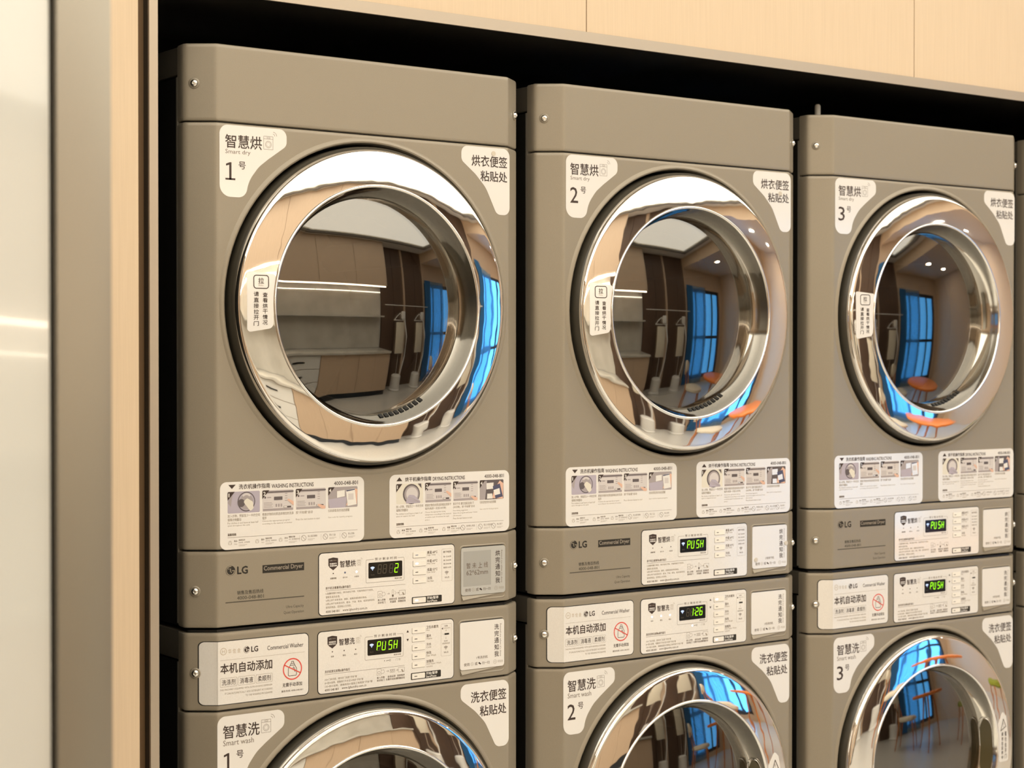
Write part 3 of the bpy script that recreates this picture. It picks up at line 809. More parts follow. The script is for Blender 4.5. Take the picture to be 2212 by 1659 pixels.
    if not D:
        p.text('立刻添加', 118.6+dx, z(1012.2), 132+dx, z(1015.0), 'ink3')
        p.poly([(76+dx, z(1079)), (81+dx, z(1079)), (78.5+dx, z(1083.5))], 'ink'); p.poly([(76+dx, z(1067.5)), (81+dx, z(1067.5)), (78.5+dx, z(1063))], 'ink')
        p.ringseg(41+dx, z(1033), 1.3, 1.9, 0, 360, 'ink2', 10); p.rect(33.5+dx, z(1032.6), 39.6+dx, z(1033.4), 'ink2'); p.rect(33.5+dx, z(1031.6), 34.3+dx, z(1033), 'ink2'); p.htext('门锁', 53+dx, z(1031), 63+dx, z(1035), 'ink3')
    # side column
    p.frame(150.3+dx, z(1029.5), 173.2+dx, z(1087.7), 2, .35, 'ink3')
    if D:
        p.text('烘干时间', 153.5, 1080.2, 170.5, 1084.2, 'ink2', .08)
        for i, s in enumerate(('第一次30分钟', '第二次40分钟', '第三次50分钟', '最长累计120分钟')): p.text(s, 154, 1072.2-6.6*i, 170.5, 1075.2-6.6*i, 'ink2', .03)
    else:
        p.text('音量', 158+dx, z(1082.5), 165+dx, z(1085.2), 'ink2'); p.poly([(151.5+dx, z(1079.5)), (154.5+dx, z(1081.5)), (154.5+dx, z(1077.5))], 'ink'); p.text('(仅限洗涤时)', 155+dx, z(1078.2), 171+dx, z(1081), 'ink3')
        p.text('或', 160+dx, z(1074.2), 163+dx, z(1077), 'ink3'); p.rect(158+dx, z(1067.5), 168+dx, z(1070.6), 'darkgrey'); p.text('+', 154.5+dx, z(1068.2), 156.5+dx, z(1070), 'ink2'); p.text('↓', 160+dx, z(1060.5), 162.5+dx, z(1064), 'ink2')
        p.text('结束', 157+dx, z(1055), 165+dx, z(1058), 'ink2'); p.text('添加预洗程序', 153+dx, z(1050.6), 170+dx, z(1053.6), 'ink2')
    wifi(p, 161+dx, z(1041), 6.2, 'ink2'); p.text('Wi-Fi', 156.5+dx, z(1034.2), 166.3+dx, z(1037.4), 'ink2', .08)
    # start block
    p.rect(85.3+dx, z(992.8), 150.1+dx, z(1005.2), 'darkgrey', 1.6); p.up()
    p.text('开始/暂停', 117.8+dx, z(998.9), 142.5+dx, z(1004.0), 'panel', .12); p.text('Start/Pause', 117.8+dx, z(994.0), 140+dx, z(997.8), 'panel', .1)
    return p

def control(parent, kind, zb, disp, leds, btns, start_lit, keyled=0):
    D = kind == 'D'; dz = 0 if D else -136.2; dx = 0 if D else -2.0
    smap = sflat(zb)
    out = rrect(-105.8+dx, 988.0+dz, 177.8+dx, 1095.0+dz, 7, 6)
    bez = rrect(-107.2+dx, 986.6+dz, 179.2+dx, 1096.4+dz, 8, 6)
    cp = put('control_panel', kind+'cp', slab('panel', out, 'panel', smap, .9), parent, 'white printed control panel')
    put('dark_outline', kind+'cpb', slab('outline', bez, 'black', smap, .3), cp)
    sm2 = lambda x, z, off: smap(x, z, off+.9)
    CACHE_key = kind+'cpp'
    PRN[CACHE_key] = PRN.get(CACHE_key) or panel_print(kind)
    later.append(('printed_text', CACHE_key, PRN[CACHE_key], sm2, cp, None))
    put('display_window', kind+'win', slab('win', rrect(-5.8+dx, 1045.2+dz, 64.9+dx, 1072.9+dz, 2, 4), 'window', smap, 1.2), cp)
    # digits
    key = 'dig'+kind+disp
    pd = Print()
    digits(pd, pd, disp.replace(':', ''), 14.5+dx, 1052.8+dz, 58.3+dx, 1068.0+dz)
    if ':' in disp:
        for v in (1057, 1063.5): pd.disc(36.0+dx, v+dz, .95, 'digit', 8)
    later.append(('display_digits', key, pd, lambda x, z, off: smap(x, z, off+1.25), cp, None))
    pw = Print(); wifi(pw, 2.6+dx, 1059.5+dz, 6.2, 'wifi_lit'); pw.text('Wi-Fi', -1.2+dx, 1049.6+dz, 6.2+dx, 1052.4+dz, 'digit_off')
    later.append(('wifi_symbol', 'wf'+kind, pw, lambda x, z, off: smap(x, z, off+1.25), cp, None))
    for x, lit in zip((-77.5, -53.7, -30.2), leds):
        pl = [(x+dx+1.15*(1.5 if lit else 1)*math.cos(2*PI*i/12), 1059.1+dz+1.15*(1.5 if lit else 1)*math.sin(2*PI*i/12)) for i in range(12)]
        put('indicator_light', None, slab('led', pl, 'led_lit' if lit == 1 else ('led_dim' if lit == 2 else 'ink'), smap, 1.05), cp)
    if not D:
        r = 1.7 if keyled else .8
        pl = [(29.5+dx+r*math.cos(2*PI*i/12), 1033+dz+r*math.sin(2*PI*i/12)) for i in range(12)]
        put('indicator_light', None, slab('led', pl, 'led_lit' if keyled else 'ink', smap, 1.05), cp)
    zs = (1080.6, 1065.3, 1049.8, 1034.6) if D else (1081.0, 1066.0, 1050.4, 1034.6, 1019.1)
    for zc, lit in zip(zs, btns):
        push_button(cp, smap, 88.0+dx, zc-5.1+dz, 115.5+dx, zc+5.1+dz, lit)
    push_button(cp, smap, 87.4+dx, 994.4+dz, 115.0+dx, 1003.8+dz, start_lit, .4)
    return cp
def push_button(cp, smap, x0, z0, x1, z1, lit, extra=0):
    put('push_button', None, slab('button', rrect(x0, z0, x1, z1, 1, 2), 'button', smap, 1.5+extra), cp)
    put('button_shadow', None, slab('gap', rrect(x0-.5, z0-.7, x1+.1, z1-.1, 1, 2), 'ink2', smap, .99+extra*.3), cp)  # dark plate set low and left, painting the button's shadow
    mk = {0: 'darkgrey', 1: 'led_lit', 2: 'led_dim'}[lit]
    h = 1.25 if lit == 1 else .6
    cx = x0+8.0; cz = (z0+z1)/2-.2
    put('button_light', None, slab('blight', rrect(cx-3.2, cz-h, cx+2.8, cz+h, h*.7, 3), mk, smap, 1.62+extra), cp)

def card(parent, kind, n, zb, notice=False):
    D = kind == 'D'; dz = 0 if D else -136.6; dx = 0 if D else -2.5
    smap = sflat(zb)
    def ledge():
        bm = bmesh.new()
        v = [bm.verts.new(smap(*q)) for q in ((193.5+dx, 1000.5+dz, 0), (291.5+dx, 1000+dz, 0), (286+dx, 999+dz, .6), (194.5+dx, 991.5+dz, 5.2), (193.5+dx, 990.2+dz, 0))]
        bm.faces.new((v[0], v[1], v[2], v[3])); bm.faces.new((v[0], v[3], v[4])); bm.faces.new((v[4], v[3], v[2], v[1])); bm.faces.new((v[0], v[4], v[1]))
        return mesh_of(bm, 'ledge', M['paint'], False)
    put('finger_ledge', kind+'ledge', ledge, parent)
    def pocket():
        bm = bmesh.new()
        a = rrect(189.5+dx, 989.0+dz, 295+dx, 1091.5+dz, 8, 4); rows = []
        for off, d in ((0, 0), (.9, 1.2), (.9, 2.0), (.0, 3.2)):
            b = rrect(189.5+dx+d, 989+d+dz, 295-d+dx, 1091.5-d+dz, 8-d*.5, 4)
            rows.append([bm.verts.new(smap(x, z, off)) for x, z in b])
        for A, B in zip(rows, rows[1:]):
            for i in range(len(A)): j = (i+1) % len(A); bm.faces.new((A[i], A[j], B[j], B[i]))
        return mesh_of(bm, 'pocket', M['paint'], 40)
    put('pocket_rim', kind+'pocket', pocket, parent)
    out = rrect(192.2+dx, 999.6+dz, 291.6+dx, 1087.0+dz, 5, 5)
    cd = put('code_sticker', kind+'card%d' % notice, slab('card', out, 'greycard' if notice else 'white', smap, 2.0, base=.2), parent, 'grey placeholder sticker' if notice else 'white notification sticker')
    put('dark_shadow_gap', kind+'cardgap', slab('cgap', rrect(190.8+dx, 1002+dz, 292+dx, 1089.4+dz, 5, 5), 'black', smap, .15), cd)
    p = Print(); p.lay = 1
    p.vtext('烘完通知我' if D else '洗完通知我', 269.3+dx, 1017.8+dz, 279.3+dx, 1078.2+dz, 'ink', .14)
    p.text("Remind me when it's done", 282.0+dx, 1018+dz, 285.4+dx, 1078.4+dz, 'ink2', 0, True)
    if notice:
        p.rect(196.8, 1015.7, 259.2, 1080.2, 'greysq'); p.up(); p.htext('暂未上线', 203.8, 1048.4, 252, 1058.8, 'ink2', .08); p.text('62*62mm', 203.8, 1036.4, 252, 1045.6, 'ink2', .08); p.lay = 1
    else:
        p.text('%d号%s' % (n, '烘干机' if D else '洗衣机'), 229+dx, 1017.2+dz, 254+dx, 1022.4+dz, 'ink2', .06)
    p.text('使用', 200.5+dx, 1006.2+dz, 213+dx, 1012.0+dz, 'ink2', .06); h_mark(p, 219+dx, 1009.2+dz, 3.2, 'ink3', .45)
    p.text('或', 225+dx, 1006.2+dz, 231+dx, 1012+dz, 'ink2', .06); chat_mark(p, 236+dx, 1009+dz, 3.0, 'ink'); p.text('扫一扫', 241.5+dx, 1006.4+dz, 258+dx, 1011.6+dz, 'ink2', .06)
    h_mark(p, 270.5+dx, 1008.6+dz, 3.8, 'ink3', .5); p.text('华住会', 276.5+dx, 1006.4+dz, 288.5+dx, 1011.2+dz, 'ink3')
    later.append(('printed_text', 'cardp%s%s%d' % (kind, n, notice), p, lambda x, z, off: smap(x, z, off+2.2), cd, None))
    return cd

PRN = {}; later = []
def dots(parent, key, smap, pts, off):
    for i, (x, z) in enumerate(pts):
        pl = [(x+4.6*math.cos(2*PI*k/14), z+4.6*math.sin(2*PI*k/14)) for k in range(14)]
        put('adhesive_dot', None, slab('dot', pl, 'clear', smap, 1.2, base=off), parent)

def make_dryer(i, label, disp, leds, btns, start, plain=False, dotlist=()):
    zb = .980; zc = 1.525-zb
    r = root('dryer', (.30+.7313*i, 0, zb), label, 'dryer', 'stacked dryers')
    body(r, 'D', zb, .984, 1.957, .050)
    put('top_cap', 'Dcap', cap_mesh(1.8285-zb, 1.957-zb), r)
    put('front_panel', 'Dfront', front_mesh(1.1135-zb, 1.8262-zb, zc), r)
    lp = put('lower_panel', 'Dlow', cap_mesh(.983-zb, 1.1105-zb), r)
    put('shadow_gap', 'Dgap1', gap_mesh(1.105-zb, 1.119-zb), r); put('shadow_gap', 'Dgap2', gap_mesh(1.821-zb, 1.834-zb), r)
    screws(r, zb, (1.8905, 1.0445))
    d = door_base(r, 'D', zc); door_parts(r, d, zc)
    drum(r, 'D', zc)
    if plain: return r
    sf = sflat(zb)
    pts, p = num_sticker('D', i+1, 1823.0)
    s = put('number_sticker', 'Dnum', slab('st', pts, 'white', sf, .35), r, 'white sticker with number %d' % (i+1)); later.append(('printed_text', 'Dnum%d' % i, p, lambda x, z, o: sf(x, z, o+.35), s, None))
    pts, p = note_sticker('D', 1822.5)
    s = put('note_sticker', 'Dnote', slab('st', pts, 'white', sf, .35), r); later.append(('printed_text', 'Dnotep', p, lambda x, z, o: sf(x, z, o+.35), s, None))
    if i == 0: dots(s, 'd', sf, [(266, 1812)], .35)
    if i == 1: dots(s, 'd', sf, [(272, 1779)], .35)
    for kd in 'WD':
        pts, p = instr(kd)
        s = put('instruction_sticker', 'ins'+kd, slab('st', pts, 'white', sf, .35), r, 'washing instructions sticker' if kd == 'W' else 'drying instructions sticker')
        later.append(('printed_text', 'insp'+kd, p, lambda x, z, o: sf(x, z, o+.35), s, None))
    # pull sticker on the chrome ring
    sr = sring(1.525, zb)
    cuts = [((x, 0, 0), (1, 0, 0)) for x in range(-264, -200, 4)]+[((0, 0, z), (0, 0, 1)) for z in range(1476, 1580, 6)]
    out = rounded([(-258, 1476.5), (-212.5, 1484), (-206.5, 1574.5), (-258.5, 1579)], [6, 9, 6, 4], 5)
    s = put('pull_sticker', 'pull', slab('pull', out, 'white', lambda x, z, o: sr(x, z, o), .3, cuts, .1), d, 'white pull sticker with two columns of characters')
    p = Print(); p.lay = 1
    p.frame(-246.5, 1550.2, -220.5, 1572.0, 4.5, 1.5, 'ink'); p.text('拉', -238.5, 1558, -228.8, 1568, 'ink', .12); p.text('PULL', -238, 1554.2, -229.5, 1556.4, 'ink3')
    p.vtext('请直接拉开门', -246.8, 1487.5, -238.0, 1544.6, 'ink', .12); p.vtext('查看烘干情况', -231.0, 1489.5, -222.4, 1543.4, 'ink', .12)
    later.append(('printed_text', 'pullp', p, lambda x, z, o: sr(x, z, o*1.6+.5), d, [((x, 0, 0), (1, 0, 0)) for x in range(-264, -200, 5)]))
    # print on the lower panel
    p = Print(); p.lay = 0
    lg_mark(p, -285, -267.2, 1068.8, 1085.7, 'darkgrey', 'paint'); p.lay = 0
    p.text('LG', -263.2, 1070.8, -244, 1083.2, 'darkgrey', .6)
    p.rect(-215.7, 1068.9, -135, 1082.6, 'darkgrey'); p.up(); p.text('Commercial Dryer', -213.2, 1071.0, -137.4, 1080.8, 'ink3', .12); p.lay = 0
    p.text('销售及售后热线', -263.8, 1036.0, -214, 1042.6, 'faded', .15); p.text('4000-048-801', -263.8, 1027.6, -213.2, 1033.2, 'faded', .12)
    p.rect(-285.6, 1023.2, -135, 1025.0, 'faded'); p.text('Ultra Capacity', -170.4, 1004.6, -135.7, 1010.8, 'faded'); p.text('Quiet Operation', -175, 995.0, -135.7, 1001.2, 'faded')
    later.append(('printed_marking', 'Dlowp', p, lambda x, z, o: sf(x, z, o+.12), lp, None))
    control(r, 'D', zb, disp, leds, btns, start)
    cd = card(r, 'D', i+1, zb, notice=(i == 0))
    if i == 1: dots(cd, 'c', sf, [(202, 1018), (289, 1048)], 2.2)
    return r
def make_washer(i, label, disp, leds, btns, start, key=0, plain=False):
    zb = 0.0; zc = .542
    r = root('washer', (.30+.7313*i, 0, zb), label, 'washing machine', 'stacked washing machines')
    body(r, 'W', zb, .09, .978, .052)
    lp = put('upper_panel', 'Wup', cap_mesh(.8445, .9745), r)
    put('front_panel', 'Wfront', front_mesh(.128, .8415, zc), r)
    put('kick_panel', 'Wkick', boxmesh('kick', M['side'], (-.33, .33, .05, .079, .03, .126)), r)
    for sx in (-1, 1):
        for y in (.12, .68):
            def foot():
                bm = bmesh.new(); lathe(bm, [(.022, 0), (.022, .02), (.012, .022), (.012, .092)], 16, 'z', cap0=True, cap1=True); return mesh_of(bm, 'foot', M['black'], 40)
            o = put('foot', 'Wfoot', foot, r); o.location = (sx*.29, y, 0)
    put('shadow_gap', 'Wgap1', gap_mesh(.836, .850), r); put('shadow_gap', 'Wgap2', gap_mesh(.969, .979), r)
    screws(r, zb, (.9077,))
    d = door_base(r, 'W', zc); door_parts(r, d, zc, True)
    drum(r, 'W', zc)
    if plain: return r
    sf = sflat(zb); sw = swrap(zb)
    pts, p = num_sticker('W', i+1, 834.0)
    dxs = -6 if i < 2 else -2
    mv = lambda x, z, o: sf(x+dxs, z, o)
    s = put('number_sticker', 'Wnum%d' % (i < 2), slab('st', pts, 'white', mv, .35), r, 'white sticker with number %d' % (i+1)); later.append(('printed_text', 'Wnum%d' % i, p, lambda x, z, o: mv(x, z, o+.35), s, None))
    pts, p = note_sticker('W', 836.0)
    mv2 = lambda x, z, o: sf(x-2, z, o)
    s = put('note_sticker', 'Wnote', slab('st', pts, 'white', mv2, .35), r); later.append(('printed_text', 'Wnotep', p, lambda x, z, o: mv2(x, z, o+.35), s, None))
    # wrapped label
    cuts = [((x, 0, 0), (1, 0, 0)) for x in (-300, -302, -306, -298)]
    out = rrect(-325.5, 854.3, -127.4, 959.6, 8, 6); outb = rrect(-327, 853, -126, 960.9, 8.6, 6)
    s = put('dosing_label', 'dose', slab('dose', out, 'panel', sw, .8, cuts), r, 'white wide label with red prohibition sign')
    put('dark_outline', 'doseb', slab('doseb', outb, 'black', sw, .3, cuts), s)
    p = Print(); p.lay = 1
    h_mark(p, -289.9, 943.0, 6.0, 'gold', .8); p.htext('华住会', -281, 938.6, -258.1, 946.2, 'gold')
    lg_mark(p, -252.5, -240.7, 936.4, 948.2, 'ink', 'panel'); p.lay = 1; p.text('LG', -237.6, 937.8, -225, 946.8, 'ink', .4); p.text('Commercial Washer', -207.2, 937.6, -137.2, 945.0, 'ink', .08)
    p.rect(-296, 928.0, -134.8, 928.4, 'ink3'); p.text('本机自动添加', -295.6, 905.6, -198, 922.4, 'ink', .35)
    for (a, b), t in zip(((-296, -264.8), (-262.4, -231.3), (-228.7, -197.7)), ('洗涤剂', '消毒液', '柔顺剂')):
        p.frame(a, 883.6, b, 898.0, 1.6, .45, 'ink3'); p.text(t, a+3, 886.0, b-3, 895.6, 'ink', .08)
    for t, a, z_ in (('THIS MACHINE IS EQUIPPED WITH AUTO-DOSING DISPENSER', -296.4, 876.6), ('IT CAN AUTOMATICALLY ADD DETERGENT ACCORDING', -287.3, 870.2), ('TO THE WASHING PROGRAMME', -248.5, 863.9)): p.text(t, a, z_, -197.5, z_+3.2, 'ink3', .03)
    # bottle under the red sign
    p.line([(-165.5, 889.5), (-152, 889.5), (-150.8, 891), (-150.4, 901), (-154, 907.5), (-163, 907.5), (-166.6, 902), (-166.8, 891), (-165.5, 889.5)], 1.0, 'ink')
    p.line([(-162.5, 907.5), (-162, 910.5), (-155, 910.5), (-154.5, 907.5)], .9, 'ink'); p.line([(-160.5, 911), (-160.5, 914), (-156.3, 914), (-156.3, 911)], .9, 'ink'); p.line([(-156, 904.5), (-153.2, 899), (-153.4, 896), (-155.6, 900), (-157.5, 903), (-156, 904.5)], .9, 'ink')
    p.up(); p.ringseg(-158.6, 901, 16.6, 18.7, 0, 360, 'red', 40); q = 17.4; a = math.radians(-27)
    p.line([(-158.6-q*math.cos(a), 901-q*math.sin(a)), (-158.6+q*math.cos(a), 901+q*math.sin(a))], 1.9, 'red'); p.lay = 1
    p.text('无需手动添加', -178, 871.2, -139.9, 878.0, 'ink', .1); p.text('服务热线: 4000-048-801', -180, 862.4, -138, 865.9, 'ink2', .05)
    later.append(('printed_text', 'dosep', p, lambda x, z, o: sw(x, z, o+.8), s, None))
    control(r, 'W', zb, disp, leds, btns, start, key)
    card(r, 'W', i+1, zb)
    # warning sticker on the chrome ring
    sr = sring(.542, zb)
    cuts = [((x, 0, 0), (1, 0, 0)) for x in range(190, 262, 4)]+[((0, 0, z), (0, 0, 1)) for z in range(502, 630, 6)]
    out = rounded([(213, 506), (251, 506), (252, 560), (243, 610), (230, 622), (209, 594), (214, 550)], [6, 6, 40, 4, 6, 4, 40], 5)
    s = put('warning_sticker', 'warn', slab('warn', out, 'white', lambda x, z, o: sr(x, z, o), .3, cuts, .1), d, 'white warning sticker with triangle')
    p = Print(); p.lay = 1
    p.line([(231, 604), (219.5, 578), (241, 586), (231, 604)], 1.9, 'ink'); p.text('!', 229.2, 586, 231.2, 596, 'ink2')
    p.vtext('请勿在运转中', 222, 512, 229.5, 574, 'ink', .1); p.vtext('强行拉开门', 235.5, 512, 243.5, 574, 'ink', .1)
    later.append(('printed_text', 'warnp', p, lambda x, z, o: sr(x, z, o*1.6+.5), d, [((x, 0, 0), (1, 0, 0)) for x in range(190, 262, 5)]))
    return r

# ------------------------------------------------------------------ room shell
ZC = 2.95
YB = -4.40
XL, XR = -2.9, 7.3
FY = -.030                                   # face of the wood wall above the machines
struct(put('floor', None, boxmesh('floor', M['floor'], (XL, XR, YB, .85, -.05, 0))))
def ceil():
    bm = bmesh.new()
    for b in ((XL, XR, -.45, .0, ZC, ZC+.1), (XL, XR, YB, -3.95, ZC, ZC+.1), (XL, -2.6, -3.95, -.45, ZC, ZC+.1), (4.7, XR, -3.95, -.45, ZC, ZC+.1), (-2.6, 4.7, -3.95, -.45, ZC+.12, ZC+.16)): box(bm, *b)
    return mesh_of(bm, 'ceiling', M['plaster'])
ce = struct(put('ceiling', None, ceil))
put('soffit', None, boxmesh('soffit', M['wood_end'], (4.9, XR, YB, -.04, ZC-.22, ZC-.001)), ce)
wb = struct(put('wall_back', None, boxmesh('wall_back', M['reveal'], (XL, -.137, -.012, .10, 0, ZC), (-.137, 2.90, -.012, .10, 2.053, ZC), (2.90, XR, -.012, .10, 0, ZC))))
seams = [-.1545-.921*k for k in range(3, -1, -1)]+[.762+.921*k for k in range(7)]
seams[0] = XL; seams = [s for s in seams if s < XR]+[XR]
for a, b in zip(seams, seams[1:]):
    g = .0012
    lo = 0.002
    if b <= -.15: put('wood_panel', None, boxmesh('panel', M['wood'], (a+g, b-(0 if b > -.16 else g), FY, -.012, lo, ZC-.002)), wb)
    elif a >= 2.90: put('wood_panel', None, boxmesh('panel', M['wood'], (a+g, b-g, FY, -.012, lo, ZC-.002)), wb)
    elif b <= 2.90: put('wood_panel', None, boxmesh('panel', M['wood'], (max(a, -.1545)+g, b-g, FY, -.012, 2.0535, ZC-.002)), wb)
    else: put('wood_panel', None, boxmesh('panel', M['wood'], (a+g, 2.918, FY, -.012, 2.0535, ZC-.002), (2.918, b-g, FY, -.012, lo, ZC-.002)), wb)
struct(put('wall_front', None, boxmesh('wall_front', M['wood_room'], (XL, 4.95, YB-.1, YB, 0, ZC), (4.95, 7.0, YB-.1, YB, 2.28, ZC), (4.95, 7.0, YB-.1, YB, 0, .12), (7.0, XR, YB-.1, YB, 0, ZC))))
struct(put('wall_left', None, boxmesh('wall_left', M['wood_room'], (XL-.1, XL, YB, .1, 0, ZC))))
struct(put('wall_right', None, boxmesh('wall_right', M['wood_end'], (XR, XR+.1, YB, .1, 0, ZC))))
# alcove lining
tr = struct(put('trim_1', None, boxmesh('trim', M['bronze'], (-.137, 2.918, -.034, -.029, 2.0322, 2.0525), (-.137, -.122, -.034, -.029, 0, 2.0322), (2.903, 2.918, -.034, -.029, 0, 2.0322))))
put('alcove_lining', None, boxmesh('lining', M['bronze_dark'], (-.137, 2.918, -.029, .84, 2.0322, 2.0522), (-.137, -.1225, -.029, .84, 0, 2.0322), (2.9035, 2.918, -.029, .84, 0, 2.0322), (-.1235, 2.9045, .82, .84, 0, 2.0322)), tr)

# ------------------------------------------------------------------ ceiling light
cl = root('ceiling_light', (1.05, -2.2, ZC), 'large glowing white ceiling panel reflected in the top of the chrome rings', 'ceiling light')
put('diffuser', None, boxmesh('diffuser', M['lightpanel'], (-3.6, 3.6, -1.70, 1.70, .05, .06)), cl)
for nm, bb in (('x', (-3.65, 3.65, -1.75, -1.70, -.012, .03)), ('x2', (-3.65, 3.65, 1.70, 1.75, -.012, .03)), ('y', (-3.65, -3.6, -1.70, 1.70, -.012, .03)), ('y2', (3.6, 3.65, -1.70, 1.70, -.012, .03))):
    put('dark_edge', None, boxmesh('lframe', M['darktrim'], bb), cl)

for k, (x, y) in enumerate(((5.6, -3.2), (6.6, -3.2))):
    dl = root('downlight', (x, y, ZC-.22), 'small round ceiling downlight, %s' % ['by the window, nearer the glowing panel', 'by the window, nearer the end wall'][k], 'ceiling light', 'downlights')
    def rim_():
        bm = bmesh.new(); lathe(bm, [(.082, .0), (.100, .0), (.100, -.006), (.082, -.004), (.080, .002)], 28, 'z'); return mesh_of(bm, 'dlrim', M['matwhite'], 40)
    put('trim_ring', 'dlrim', rim_, dl)
    ld = bpy.data.lights.new('downlight_lamp', 'AREA'); ld.shape = 'DISK'; ld.size = .15; ld.energy = 8; ld.color = (1.0, .86, .66)
    lo = bpy.data.objects.new('lamp', ld); COL.objects.link(lo); lo.parent = dl; lo.location = (0, 0, -.003)
# ------------------------------------------------------------------ machines
D_ = make_dryer
D_(0, 'upper grey dryer with number 1, leftmost of the row, its display showing 2', '   2', (0, 2, 1), (2, 1, 0, 0), 1)
D_(1, 'upper grey dryer with number 2, its display showing PUSH', 'PUSH', (0, 0, 0), (0, 0, 0, 0), 0)
D_(2, 'upper grey dryer with number 3, its orange table reflection at the bottom of the door', 'PUSH', (0, 0, 0), (0, 0, 0, 0), 0)
D_(3, 'upper grey dryer cut off by the right edge of the photo', '    ', (0, 0, 0), (0,)*4, 0, plain=True)
W_ = make_washer
W_(0, 'lower grey washing machine with number 1, under the leftmost dryer', 'PUSH', (0, 0, 0), (0,)*5, 0)
W_(1, 'lower grey washing machine with number 2, display showing 1:26', ' 1:26', (1, 1, 1), (1, 0, 0, 0, 0), 1, 1)
W_(2, 'lower grey washing machine with number 3, under the third dryer', 'PUSH', (0, 0, 0), (0,)*5, 0)
W_(3, 'lower grey washing machine cut off by the right edge of the photo', '    ', (0, 0, 0), (0,)*5, 0, plain=True)
# print all queued text
text_build()
for name, key, p, smap, parent, cuts in later:
    put(name, 'P'+key, (lambda p=p, smap=smap, cuts=cuts: p.build('print', smap, cuts)), parent)

def stub():
    bm = bmesh.new(); lathe(bm, [(.0085, 1.9572), (.0085, 1.962), (.0065, 1.964), (.0065, 1.992), (.004, 1.9955), (0, 1.9955)], 20, 'z', c=(1.522, .105, 0), cap0=True); return mesh_of(bm, 'peg', M['matwhite'], 40)
tag(put('peg', None, stub), 'small pale peg standing on the left of the third dryer top', 'peg')

# ------------------------------------------------------------------ foreground cabinet at the left
fc = root('tall_cabinet', (-1.0, -1.05, 0), 'tall white glossy cabinet with grey metal frame, blurred at the left edge', 'cabinet')
put('carcass', None, boxmesh('carcass', M['greymetal'], (-.50, .345, .028, .50, 0, 2.1), bev=.003), fc)
put('door', None, boxmesh('cdoor', M['lacquer'], (-.50, .2845, -.004, .0265, .02, 2.08), bev=.003), fc, 'white glossy door')
put('side_frame', None, boxmesh('cframe', M['greymetal'], (.2885, .345, -.010, .0275, 0, 2.1), bev=.002), fc, 'grey metal side frame')
put('dark_gap', None, boxmesh('cgap', M['gapdark'], (.2845, .2885, .012, .0275, .02, 2.08)), fc)

# ------------------------------------------------------------------ opposite side, seen in the chrome and glass
for k in range(7):
    x0 = -2.8+.856*k
    cbn = root('base_cabinet', (x0, -4.39, 0), ('pale wood base cabinet with three white drawers under the stone counter' if k == 4 else 'pale wood base cabinet under the stone counter, %s from the dark closet' % ['seventh', 'sixth', 'fifth', 'fourth', 'third', 'second', 'first'][k]), 'cabinet', 'base cabinets')
    put('carcass', 'bc', boxmesh('bc', M['wood_room'], (.002, .854, 0.0, .53, .10, .81)), cbn)
    put('toe_kick', 'btk', boxmesh('btk', M['frame'], (.002, .854, 0.0, .50, 0, .10)), cbn)
    if k == 4:
        for j in range(3):
            dr = put('drawer', 'bdr%d' % j, boxmesh('bdr', M['matwhite'], (.01, .846, .532, .55, .115+.23*j, .335+.23*j)), cbn)
            put('handle', 'bdh%d' % j, boxmesh('bdh', M['black'], (.34, .54, .552, .562, .21+.23*j, .235+.23*j)), dr)
    else:
        for j in range(2):
            put('door', 'bd%d' % j, boxmesh('bd', M['wood_room'], (.004+.426*j, .426+.426*j, .532, .55, .105, .805)), cbn)
tag(put('countertop', None, boxmesh('ct', M['stone'], (-2.8, 3.19, -4.395, -3.79, .812, .85), bev=.003)), 'pale stone countertop reflected in the first dryer door', 'countertop')
tag(put('backsplash', None, boxmesh('bs', M['stone'], (-2.8, 3.19, -4.398, -4.38, .852, 2.07))), 'pale stone backsplash behind the counter, reflected in the dryer glass', 'backsplash')
tag(put('shelf', None, boxmesh('sh', M['stone'], (-2.8, 3.16, -4.378, -4.15, 1.47, 1.50))), 'thin pale shelf on the stone backsplash', 'shelf')
for k in range(7):
    x0 = -2.8+.856*k
    wc = root('wall_cabinet', (x0, -4.39, 2.08), 'pale wood wall cabinet above the stone backsplash, %s from the dark closet' % ['seventh', 'sixth', 'fifth', 'fourth', 'third', 'second', 'first'][k], 'cabinet', 'wall cabinets')
    put('carcass', 'wc', boxmesh('wc', M['wood_room'], (.002, .854, 0, .34, 0, .865)), wc)
    put('door', 'wd', boxmesh('wd', M['wood_room'], (.004, .852, .342, .36, -.01, .865)), wc)
    ls = put('light_strip', 'ls', boxmesh('ls', M['ledstrip'], (.01, .846, .29, .315, -.030, -.002)), wc, 'glowing strip light')
    put('strip_glow', 'lsglow', boxmesh('lsglow', M['ledglow'], (.01, .846, .0105, .022, -.118, -.100)), wc, 'added glow line imitating the strip light reflected in the backsplash')  # added glowing bar imitating the strip light's reflection in the stone
